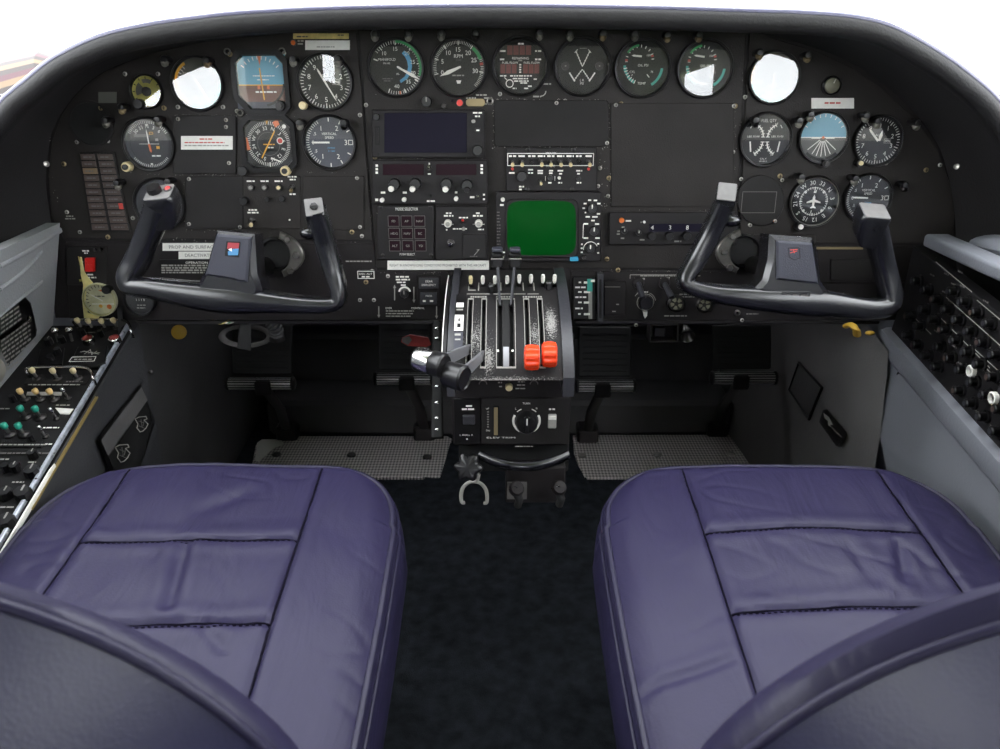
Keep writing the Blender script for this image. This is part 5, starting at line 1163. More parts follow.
def mg(x0,x1,y,h=1.5,m='mark_white'): u0,v=mxz(x0,y); u1,_=mxz(x1,y); b.greek(u0,u1,v,.0001,h*kk,m)
b.text('TURN',*mxz(526.3,403.4),.0001,2.2*kk,'mark_white'); b.text('L',*mxz(515.8,408.6),.0001,2.4*kk,'mark_white'); b.text('R',*mxz(536.8,408.4),.0001,2.4*kk,'mark_white'); b.text('UP',*mxz(487.6,408.7),.0001,2.0*kk,'mark_white'); b.text('DN',*mxz(488,430.5),.0001,2.0*kk,'mark_white'); b.text('ELEV TRIM',*mxz(501,437.6),.0001,1.9*kk,'mark_white',0,30*kk)
for i in range(7): u,v=mxz(488,412+2.5*i); b.rect(u-.0012,v-.0004,u+.0012,v+.0008,.0001,'mark_grey')
mg(549,555,409.2,1.8); mg(466,472,406,1.8); mg(462,475,409.2,1.8); b.text('L ROLL R',*mxz(466.5,435),.0001,2.0*kk,'mark_white',0,14*kk); u,v=mxz(467,439); b.disc(u,v,.0012,.0001,'mark_white',10)
mg(498,502,382.5,1.4,'mark_grey'); mg(499,502,386.5,1.4,'mark_grey'); mg(518,525,381.8,1.4,'mark_grey'); mg(517,525,385,1.4,'mark_grey'); mg(515.5,526,388.5,1.4,'mark_grey'); mg(515,533,446.4,1.2,'mark_grey')
b.build_split('lettering',P_,.02)
c = atF(509,386.3,FP); b = WB(P_); b.lathe([(.0048,0),(.0048,.005),(.004,.007),(1e-5,.0072)],'ivory',20,c,(0,-1,0)); b.build('push_button',P_,'cream push button')
for px in (483,534): c = atF(px,384,FP); b = WB(P_); b.tube([c+Vector((.005*math.cos(a),-.001,.005*math.sin(a))) for a in [PI*i/8 for i in range(9)]],.0007,'mark_dim',6); b.build('guard_ring',P_)
# lower part of the pedestal: curved rim and bracket box with two cable knobs
b = WB(P_); xl, xr = atF(457,455,.97).x, atF(571,455,.97).x; z1 = atF(500,474,.97).z
b.box(((xl+xr)/2,1.05,(zb+z1)/2),(xr-xl-.004,.14,zb-z1+.004),'hole',.002); b.build('lower_box',P_)
b = WB(P_); pts = []
for i in range(25):
    s = -1+2*i/24; px = 524+44*s; pts.append(atF(px,466.5-10*s*s*1.15,.94-.02*(1-s*s)))
b.tube(pts,[(.0055,.007)]*25,'yoke_black',12,up=(0,0,1)); b.build('trim_wheel_rim',P_)
b = WB(P_); a = atF(505.5,504,.955); c = atF(566,468,.955); b.box(((a.x+c.x)/2,1.0,(a.z+c.z)/2),(c.x-a.x,.085,c.z-a.z),'lower_black',.002); o=b.build('bracket_box',P_)
b = WB(P_); a = atF(507,499,.9565); c = atF(527,482,.9565); b.box(((a.x+c.x)/2,.9565,(a.z+c.z)/2),(c.x-a.x,.0012,c.z-a.z),'mark_dim'); b.build('worn_patch',o)
def cable_knob(label, px, py):
    c = atF(px,py,.94); r = place('pull_control', c, label, 'knob', 'pull knobs under the pedestal'); b = WB(r)
    b.lathe([(.006,0),(.0095,.004),(.0105,.010),(.008,.016),(1e-5,.017)],'lower_black',20,c,(.15,-.6,.5)); b.build('knob_body',r); b = WB(r); b.tube([c,c+Vector((.006,-.002,-.014)),c+Vector((.004,.004,-.026))],.0055,'rubber',12); b.build('cable_sleeve',r); b = WB(r); b.tube([c+Vector((-.008,-.010,.006)),c+Vector((0,-.013,.012)),c+Vector((.008,-.010,.006))],.0012,'chrome',8); b.build('wire_clip',r)
cable_knob('dark pull knob with wire clip under the pedestal, nearer the grey fork',515,490); cable_knob('dark pull knob with wire clip at the outer end of the pedestal bracket',557,489)
c = atF(469.5,467,.93); r = place('star_knob', c, 'black star-shaped hand knob under the pedestal corner', 'knob'); b = WB(r); b.lathe([(.013,0),(.0165,.003),(.0165,.012),(.013,.015),(1e-5,.0155)],'knob_black',60,c,(-.15,-.9,.4),lobes=6,amp=.14); b.build('knob_body',r); b = WB(r); b.cyl(c,c+Vector((.004,.05,-.01)),.005,'dark_steel'); b.build('stem',r)
F_ = .945; r = place('fork_handle', atF(474,490,F_), 'pale grey U-shaped metal fork hanging under the star knob', 'handle'); b = WB(r)
pts = [atF(*p,F_) for p in ((465,502.5),(461.8,502),(461.2,494),(463.5,487),(469,482.5),(474.5,481.8),(480,483),(485,488),(487,495),(486.5,502.5),(483.5,503))]; sm = catmull(pts,5)
b.tube(sm,[(.0026,.0018)]*len(sm),'mark_grey',10,up=(0,1,0)); b.build('fork',r); b = WB(r); b.cyl(atF(476,482,F_),atF(478.5,474,F_),.004,'mark_grey',.003); b.build('stem',r)
# black perforated bar with chrome studs
r = place('hanging_bar', atF(437,430,.99), 'black upright bar with chrome studs hanging beside the pedestal', 'bar'); b = WB(r); a = atF(437,322,1.10); c = atF(437.5,438,.99); d = c-a
b.tube([a,a+d*.33,a+d*.66,c],[(.006,.004),(.0070,.005),(.0075,.006),(.0085,.006)],'hole',14,up=(0,1,0),expo=4); b.build('bar',r)
for py in (327.5,338,386.5,402.5,417.5,428.5):
    t = (py-322)/116; q = a+d*t; b = WB(r); b.ball((q.x,q.y-.006,q.z),.0042,'chrome',12,(1,.5,.7)); b.build('stud',r)

# ------------------------------------------------------------------ rudder pedals and floor plates
def pedal(label, x0, x1, ybar, ytop, F, foot):
    c = atF((x0+x1)/2,ybar,F); w = (atF(x1,ybar,F).x-atF(x0,ybar,F).x); zt_ = atF(0,ytop,F+.05).z
    r = place('rudder_pedal',(c.x,F,0.0),label,'rudder pedal',None); r.location = (c.x,F,c.z)
    ft = atZ(foot[0],foot[1],.035)
    def wb(): return WB(r)
    b = wb(); b.tube([(c.x-w/2,F,c.z),(c.x+w/2,F,c.z)],.0125,'pedal_metal',16)
    for i in range(5): a = -.3+i*.42; b.box((c.x,F-.0125*math.cos(a),c.z+.0125*math.sin(a)),(w*.98,.002,.002),'rubber')
    b.build('toe_bar',r)
    b = wb(); vs=[]; b.M = b.M @ Matrix.Translation((c.x,F+.02,c.z+.012)) @ Matrix.Rotation(-.35,4,'X'); hgt = (zt_-c.z)
    b.box((0,0,hgt/2),(w*.94,.006,hgt),'rubber',.003)
    for i in range(7): b.box((0,-.004,hgt*(.12+.12*i)),(w*.8,.003,.003),'rubber',.001)
    b.build('foot_plate',r)
    for s in (-1,1):
        b = wb(); b.ball((c.x+s*w/2,F,c.z),.015,'dark_steel',12,(.4,1,1)); b.build('end_cap',r)
    b = wb(); s = 1 if c.x < 0 else -1; b.tube([(c.x+w*.06*s,F-.008,c.z-.004),(c.x+w*.06*s+(ft.x-c.x)*.5,F+.05+(ft.y-F)*.35,(c.z+ft.z)/2-.01),tuple(ft)],[(.012,.007)]*3,'dark_steel',12,up=(0,1,0)); b.box((c.x+w*.06*s,F-.012,c.z-.005),(.032,.012,.03),'dark_steel',.003); b.build('pedal_arm',r)
    b = wb(); b.box((ft.x,ft.y+.02,.020),(.05,.06,.04),'dark_steel',.006); b.build('pivot_foot',r)
pedal('outermost pilot rudder pedal with shiny ribbed toe bar under the panel',228,293,383.5,328,1.50,(286,428))
pedal('inner pilot rudder pedal half behind the hanging bar',376,432,379,326,1.52,(424,428))
pedal('inner copilot rudder pedal just beside the pedestal',577,634,386,330,1.50,(588,430))
pedal('outer copilot rudder pedal with shiny toe bar under the right yoke',712,775,378,328,1.52,(718,424))
def tread(label, x0, x1, extra=False, pts=None):
    q = [atZ(*p,0.002) for p in pts]; c = sum(q,Vector())/len(q); r = place('tread_plate',(c.x,c.y,0),label,'floor plate'); b = WB(r)
    b.prism([(p.x,p.y) for p in q],.0005,.006,'treadplate',.001); b.build('plate',r)
    return r
t1 = tread('diamond-pattern metal floor plate before the pilot pedals, its corner worn bright',0,0,pts=[(288,437.5),(447,437.5),(452,440),(440,479),(250,479),(256,446)])
for px, py in ((276.5,455),(351.5,455.5),(427,457.5)): q=atZ(px,py,.006); b=WB(t1); b.lathe([(.010,0),(.010,.003),(.006,.006),(1e-5,.0065)],'dark_steel',14,q); b.build('rivet',t1)
b=WB(t1); q=[atZ(*p,.0068) for p in ((257,443),(262,439.5),(281,439.5),(284,444),(274,448),(264,457),(259,462),(255,460))]; b.prism([(p.x,p.y) for p in q],.0062,.0075,'white_plastic',.0004); b.build('worn_patch',t1,'bright worn metal corner')
t2 = tread('diamond-pattern metal floor plate before the copilot pedals',0,0,pts=[(573,436.5),(749,435.5),(750,470),(748,479),(584,479),(574,455)])
for px, py in ((582,456),(657.5,455.5),(731,455)): q=atZ(px,py,.006); b=WB(t2); b.lathe([(.010,0),(.010,.003),(.006,.006),(1e-5,.0065)],'steel',14,q); b.build('rivet',t2)

# under-panel bits at the pilot side
r = place('cable_ring', atF(247,335,1.22), 'flat grey metal ring hanging under the panel below the pilot yoke', 'ring'); b = WB(r)
pts=[atF(246+24*math.cos(a),336-9.5*math.sin(a),1.24+.03*math.sin(a)) for a in [2*PI*i/40 for i in range(40)]]; b.tube(pts,[(.0055,.002)]*40,'mark_dim',10,True,up=(0,-.3,1)); b.build('ring_band',r)
r = place('flexible_hose', atF(275,325,1.2), 'short black corrugated hose under the pilot yoke column', 'hose'); b = WB(r)
sm = catmull([atF(262,318,1.2),atF(268,321,1.19),atF(275,328,1.19),atF(277,338,1.2)],16); b.tube(sm,[.0115 if i%4<2 else .0085 for i in range(len(sm))],'rubber',16); b.build('corrugated_sleeve',r); b = WB(r); b.lathe([(.0125,-.004),(.0125,.004)],'dark_steel',16,sm[-1],(0,0,1)); b.build('hose_clamp',r)
r = place('hanging_strap', atF(245,330,1.2), 'short black strap hanging through the grey ring', 'strap'); b = WB(r); sm=[atF(246,316,1.19),atF(245,330,1.185),atF(244,349,1.19)]; b.tube(sm,[(.010,.002),(.009,.002),(.011,.002)],'rubber',12,up=(0,1,0)); b.build('strap_band',r)
r = place('wire_bundle', atF(228,317,1.19), 'looped bundle of white and green wires under the pilot yoke', 'wires')
for i,(m_,dx) in enumerate((('white_plastic',0),('wire_green',2.5),('mark_grey',5),('paper_yellow',-2))):
    b=WB(r); b.tube(catmull([atF(212+dx,312,1.19),atF(214+dx,319,1.185),atF(222+dx,322.5+i*.4,1.18),atF(230+dx,322-i*.3,1.18),atF(237+dx,317,1.19)],6),.0016,m_,8); b.build('wire',r)
r = place('yellow_disc', atF(179,332,1.3), 'round mustard-yellow disc on the dark footwell wall', 'disc'); b=WB(r); c=atF(179,332,1.3); b.lathe([(.0125,0),(.0125,.003),(.010,.005),(1e-5,.0052)],'yellow',28,c,(.35,-1,.25)); b.build('disc',r)
r = place('red_tag', atF(418,343,1.25), 'faded red and grey cloth tag hanging under the panel behind the quadrant', 'tag'); b=WB(r); q=[atF(*p,1.25) for p in ((402,338),(410,335),(428,338),(431,345),(426,347),(408,346),(401,342))]; n=len(q); vs=q+[p+Vector((0,.004,0)) for p in q]; b.add(vs,[tuple(range(n)),tuple(range(2*n-1,n-1,-1))]+[(i,(i+1)%n,n+(i+1)%n,n+i) for i in range(n)],'red_cloth'); b.build('cloth',r)
b=WB(r); q=[atF(*p,1.248) for p in ((402,338),(409,336),(412,340),(408,345),(402,342))]; b.add(q,[tuple(range(5))],'mark_dim'); b.build('cloth_end',r)

# ------------------------------------------------------------------ pilot side console
CA = Vector((-.573,1.18,.467)); cs = math.atan2(.141,.39); CN = Vector((0,-math.sin(cs),math.cos(cs))); CV = Vector((0,math.cos(cs),math.sin(cs))); CU = Vector((1,0,0))
CM_ = frame(CA, CU, CV, CN)
def cuv(px, py, z=0): q = onP(px,py,CA+CN*z,CN)-CA; return q.dot(CU), q.dot(CV)
K = empty('switch_console', CM_, 'sloping black switch console along the pilot side wall with rows of toggles', 'switch console')
XW = -.655
b = MB(); u1 = 0; b.prism([(-.15,0),(0,0),(-.009,-.62),(-.16,-.62)],-.012,0,'console_black',.001); b.build('console_top',K)
b = MB(); b.prism([(-.0045,0.0),(.0005,0.0),(-.0085,-.62),(-.0135,-.62)],-.002,.0045,'edge_silver',.001); b.build('edge_strip',K,'scuffed silver edge strip')
b = MB(); b.prism([(.003,-.30),(.006,-.29),(-.002,-.62),(-.005,-.62)],-.004,.0035,'white_plastic',.0006); b.build('edge_trim',K,'bright white edge trim')
b = MB()
for o_ in (.007,.0095): b.prism([(o_,-.16),(o_+.0009,-.16),(o_+.0009-.004,-.36),(o_-.004,-.36)],-.004,-.001,'gold_stripe')
b.build('pinstripe',K,'gold pinstripes')
def ctog(px, py, tip, r=.0038, L=.0165, metal=False):
    u, v = cuv(px,py,.011); part_toggle(K,u+.003,v-.002,0,L if not metal else .017,r if not metal else .0026,tip,(-.30,.20,1.0),'dark_steel','toggle_switch')
for px,py in ((78,322),(89,322.6),(102,322.6),(114,322)): ctog(px,py,'ivory')
for px,py in ((33,372),(53.6,372.4),(74,372.4)): ctog(px,py,'ivory')
for px,py in ((21,393),(36.4,393),(50.4,393)): ctog(px,py,'tan_tip')
for px,py in ((21.6,410.6),(36.4,411),(5.6,428),(19.6,428)): ctog(px,py,'teal_tip',.0042,.0175)
for px,py in ((64,392),(52,412),(41,430)): ctog(px,py,'chrome',metal=True)
for px,py in ((55,330.5),(69,330)):
    u,v=cuv(px,py,.018); b=MB(); b.cyl((u,v-.004,0),(u,v,.016),.002,'steel'); b.ball((u,v,.018),.0055,'chrome',16); b.build('ball_lever',K)
for px,py in ((87.4,338),(114,337.6)):
    u,v=cuv(px,py,.008); b=MB(); b.ringlathe([(.0088,0),(.0088,.008),(.0072,.009),(.007,.005)],'chrome',28,(u,v,0)); o=b.build('button_ring',K); b=MB(); b.lathe([(.0071,0),(.0071,.0065),(1e-5,.007)],'lamp_red' if False else 'red_cloth',24,(u,v,0)); b.build('button_cap',o,'dull red button cap')
def bar(pts,h=.012):
    q=[cuv(*p,h) for p in pts]; b=MB(); P=[(q[0][0],q[0][1],0)]+[(u,v,h) for u,v in q]+[(q[-1][0],q[-1][1],0)]; b.tube(catmull(P,5),.0021,'chrome',10); b.build('guard_bar',K,'chrome guard bar')
bar([(74,320),(95,319.5),(122,320),(129,324),(131,331)]); bar([(27,372),(29,368),(60,367),(84,367.5),(91,372),(93,378)])
b=MB(); 
def cq(pts,z0,z1,m,bev=.0006,b=None): b.prism([cuv(*p,z1) for p in pts],z0,z1,m,bev)
cq([(78,346),(107,345),(105,362),(98,366),(68,366.5)],0,.007,'bezel_black',.001,b); 
for (pa,pb) in (((80,352),(85,351)),((84,354),(90,350)),((88,353),(93,352)),((92,354),(97,351)),((95,353),(100,352.5)),((83,351),(99,354)),((90,349),(92,355))): b.line(*cuv(*pa,.0075),*cuv(*pb,.0075),.0012,.0074,'mark_grey')
q=[cuv(*p,.0075) for p in ((72,357),(96,356.5),(94,361),(69,361.5))]
for i in range(4): b.line(*q[i],*q[(i+1)%4],.001,.0074,'mark_white')
ua,va=cuv(74,359.3,.0075); ub,_=cuv(92,359,.0075); b.greek(ua,ub,va,.0074,.0026,'mark_grey'); b.build('script_plate',K,'black plate with white script')
def sub(name, pts, z, m, label=None, bev=.0006):
    b=MB(); cq(pts,0,z,m,bev,b); return b.build(name,K,label)
sub('sub_panel',[(40,349),(64,347),(62,364),(36,366)],.003,'bezel_black'); sub('sub_panel',[(30,374),(93,374),(86,384),(24,384)],.002,'plate_black'); sub('white_band',[(27,391.5),(62,391.5),(61,395),(26,395)],.0012,'mark_grey','grey-white band behind toggles'); sub('paper_label',[(55,407.5),(73.5,408.5),(69,413.8),(60,413.5)],.0016,'paper','cream paper label')
sub('sub_panel',[(2,441),(44,441),(41,447),(0,447)],.002,'bezel_black')
b=MB()
for (xa,xb_,y,m_) in ((28,80,384.6,'mark_grey'),(0,46,444.5,'mark_grey'),(0,55,453,'mark_dim'),(43,59,427.5,'mark_white'),(56,70,405,'mark_grey'),(66,83,381.5,'mark_dim'),(84,96,332.5,'mark_dim'),(0,10,408.5,'mark_grey'),(45,52,444,'mark_white'),(0,10,459,'mark_grey'),(28,36,462,'mark_grey'),(12,24,482,'mark_grey'),(0,14,507,'mark_grey'),(2,8,533,'mark_grey')):
    ua,va=cuv(xa,y,.003); ub,_=cuv(xb_,y,.003); b.greek(ua,ub,va,.0028,.0022,m_)
b.build_split('lettering',K,.03)
for px,py,rr in ((32,453,.006),(31,470,.009),(22,492,.010),(5,492,.008),(5,520,.010),(14,466,.006),(5,466,.005),(12,397,.004),(30,437,.004),(57,350,.005),(50,357,.005),(48,340,.006),(61,338,.005),(100,332,.004),(82,331,.004)):
    u,v=cuv(px,py,.008); part_knob(K,u,v,rr,.011,'knob_black','rotary_knob',0,'mark_grey' if rr>.0055 else None,8)
b=MB(); 
for p in (((10,462),(20,462),(20,467),(10,467)),): cq(p,0,.003,'lcd_maroon',.0003,b)
b.build('readout',K)
# console inner side with map pocket
S = place('console_side',(CA.x,1.0,.2),'dark grey side panel with map pocket below the pilot switch console','side panel')
b=WB(S); n=(CA.x+.004)
def sidept(F,z,dx=0): return Vector((CA.x+.004-.018*(1.18-F)/.4*.4+dx,F,z))
def ctop(F): return CA.z-(1.18-F)*math.tan(cs)-.004
poly=[(1.20,ctop(1.18)),(.60,ctop(.60)),(.60,.03),(1.16,.03),(1.20,.20)]
vs=[sidept(F,z) for F,z in poly]+[sidept(F,z,-.02) for F,z in poly]; m_=len(poly); b.add(vs,[tuple(range(m_)),tuple(range(2*m_-1,m_-1,-1))]+[(i,(i+1)%m_,m_+(i+1)%m_,m_+i) for i in range(m_)],'wall_dark'); b.build('panel',S)
def onside(px,py,dx=0): return atX(px,py,CA.x+.004-.002+dx)
def sidepoly(name,pts,m,d0,d1,label=None,extra=None):
    b=WB(S); a=[onside(*p,d0) for p in pts]; c=[onside(*p,d1) for p in pts]; k=len(pts); b.add(a+c,[tuple(range(k)),tuple(range(2*k-1,k-1,-1))]+[(i,(i+1)%k,k+(i+1)%k,k+i) for i in range(k)],m)
    if extra: extra(b)
    return b.build(name,S,label)
sidepoly('pocket_frame',[(141,383),(155,421),(141,478),(112,478),(97,439)],'bezel_black',0,.006)
sidepoly('pocket_flap',[(141.5,387),(147.5,400),(108,456),(101,440)],'trim_grey',.004,.010)
def emb(b):
    for (ox,oy,s) in ((141,424,1.0),(122,453,1.15)):
        P=[(-6,-5),(-2,-7),(5,-7.5),(6,-5),(3,-4),(7,0),(5,4),(2,7),(-1,8),(-4,4),(-3,0),(-6,-5)]
        for i in range(len(P)-1):
            a=onside(ox+P[i][0]*s,oy+P[i][1]*s,.0072); c=onside(ox+P[i+1][0]*s,oy+P[i+1][1]*s,.0072); b.tube([a,c],.0008,'mark_grey',5)
        for (p,q) in (((-2,-3),(3,-1)),((0,-5),(1,3)),((-2,2),(3,4)),((3,-3),(2,2))):
            b.tube([onside(ox+p[0]*s,oy+p[1]*s,.0072),onside(ox+q[0]*s,oy+q[1]*s,.0072)],.0007,'mark_dim',5)
sidepoly('pocket_pouch',[(147,401),(152,420),(138,476),(116,476),(109,457)],'hole',.004,.0065,'black pouch with pale outline emblems',emb)
sidepoly('pocket_strap',[(155,423),(158,431),(143,478),(137,478)],'wall_dark',.004,.008)

# ------------------------------------------------------------------ copilot circuit breaker panel
XB=.602
D = place('circuit_breaker_panel',(XB,1.0,.42),'black side panel full of dark round circuit breakers beside the copilot seat','circuit breaker panel')
BM = Matrix(((0,0,-1,XB),(-1,0,0,1.0),(0,1,0,.42),(0,0,0,1)))   # local x aft, y up, z inboard
def bl(px,py,z=0): q=atX(px,py,XB-z); return (1.0-q.y, q.z-.42)
def DB(): b=MB(); b.M = Matrix.Translation(-D.location) @ BM; return b
b=DB(); b.prism([bl(*p) for p in ((913,246),(1010,322),(1060,360),(1060,530),(1010,468),(889,336),(901,300))],-.02,0,'console_black',.001); b.build('plate',D)
sl=math.tan(math.radians(9)); o0=bl(915,262)
b=DB()
for (pa,pb) in (((936,262),(972,292)),((977,300),(1003,322)),((946,297),(1003,348)),((915,318),(931,334)),((938,315),(990,368)),((986,368),(1003,385)),((970,345),(1003,375))):
    b.line(*bl(*pa,.0005),*bl(*pb,.0005),.0013,.0006,'mark_grey')
for (px,py) in ((944,273),(951,283),(930,274),(958,271),(942,291),(966,300),(983,300),(934,330),(952,345),(975,338),(943,352),(958,362),(985,345),(953,360),(975,410),(990,425),(948,300),(960,285)): u,v=bl(px,py,.0006); b.greek(u,u+.012,v,.0006,.0022,'mark_dim')
b.build_split('lettering',D,.03)
def lay():
    rows=[]
    # rows run parallel to the white lines; spacing from the photo
    a=bl(930,257); c=bl(908,330); 
    for r_ in range(7):
        for k in range(12):
            u=a[0]-.012+.030*k+.004*(r_%2); v=a[1]-.004-.0265*r_-u*.17
            rows.append((u,v,r_,k))
    return rows
low=[bl(*p) for p in ((889,336),(1010,468))]; hi=[bl(*p) for p in ((913,246),(1010,322))]
def yat(seg,u): (x0,y0),(x1,y1)=seg; return y0+(y1-y0)*(u-x0)/(x1-x0)
cnt=0
for (u,v,r_,k) in lay():
    if u<hi[0][0]+.018 or v<yat(low,u)+.012 or v>yat(hi,u)-.012 or u>bl(1030,380)[0]: continue
    if (r_*5+k*3)%11==4: continue
    b=DB(); b.ringlathe([(.0088,0),(.0088,.003),(.0062,.0035),(.006,0)],'bezel_black',18,(u,v,0)); b.lathe([(.0054,0),(.0054,.009),(.0060,.010),(.0060,.012),(.0048,.0132),(1e-5,.0135)],'bezel_black',16,(u,v,0)); o=b.build('circuit_breaker',D); cnt+=1
    b=DB(); b.disc(u,v,.0036,.0137,'quadrant_side' if (r_*3+k)%4 else 'cap_brown',12); b.build('amp_rating',o)
for px,py in ((967,371),(989,398)):
    u,v=bl(px,py,.014); b=DB(); b.ringlathe([(.0078,.006),(.0078,.011),(.0062,.012),(.006,.006)],'white_plastic',20,(u,v,0)); b.build('breaker_collar',D,'white lock collar')
b=DB(); b.prism([bl(*p,.001) for p in ((984,394),(988,393),(998,405),(995,410))],0,.0012,'paper_yellow'); b.build('paper_label',D,'small yellowed label')
# ledge on top and rail below, and lower side panel
def sweep_x(name, prof, pts, m, parent, b=None, label=None):
    b=b or WB(parent); vs=[]; k=len(prof)
    for (F,x,z) in pts: vs+= [(x+p[0],F,z+p[1]) for p in prof]
    fs=[(i*k+j,i*k+(j+1)%k,(i+1)*k+(j+1)%k,(i+1)*k+j) for i in range(len(pts)-1) for j in range(k)]+[tuple(range(k)),tuple(range((len(pts)-1)*k,len(pts)*k))[::-1]]
    b.add(vs,fs,m); return b.build(name,parent,label)
R = place('side_ledge',(.63,.9,.60),'rounded grey ledge above the circuit breaker panel','ledge')
q0=atX(925,236,.598); 
prof=rrect(-.006,-.012,.030,.006,.005,4)
sweep_x('ledge_cap',prof,[(q0.y+.004,.606,q0.z-.004),(1.0,.606,q0.z-.006),(.6,.606,q0.z-.008),(-.2,.606,q0.z-.01)],'wall_grey',R)
b=WB(R); b.tube([Vector((.672,1.08,q0.z-.002)),Vector((.672,1.0,q0.z+.004)),Vector((.672,.8,q0.z+.004)),Vector((.672,-.2,q0.z))],[(.034,.012),(.036,.016),(.036,.018),(.036,.018)],'wall_grey',16,up=(0,0,1)); b.build('ledge_roll',R)
R2 = place('breaker_rail',(.6,1.0,.42),'grey moulded rail and lower side panel under the circuit breakers','side panel')
qa=atX(889,337,.598); qb=atX(1000,462,.598); dz=(qa.z-qb.z)/(qa.y-qb.y)
def railz(F): return qb.z+(F-qb.y)*dz
prof=[(-.012,.006),(-.004,.010),(.02,.010),(.02,-.03),(-.006,-.03),(-.014,-.018)]
sweep_x('rail',prof,[(F,.602,railz(F)) for F in (qa.y+.012,1.0,.85,.6,.3)],'wall_grey',R2)
b=WB(R2); qs=[(qa.y-.004,railz(qa.y)-.02),(.3,railz(.3)-.02),(.3,.05),(.95,.14),(1.09,.25),(1.143,.306),(1.158,.385)]
vs=[Vector((.598,F,z)) for F,z in qs]+[Vector((.64,F,z)) for F,z in qs]; k=len(qs); b.add(vs,[tuple(range(k)),tuple(range(2*k-1,k-1,-1))]+[(i,(i+1)%k,k+(i+1)%k,k+i) for i in range(k)],'wall_grey'); b.build('lower_panel',R2)
b=WB(R2); P=[atX(*p,.5965) for p in ((897,374),(903,368),(1000,492))]; 
P2=[atX(*p,.5965) for p in ((897,374),(889,415),(893,432),(935,470),(1000,520))]
b.tube(P,.0012,'wall_dark',6); b.build('panel_seam',R2)

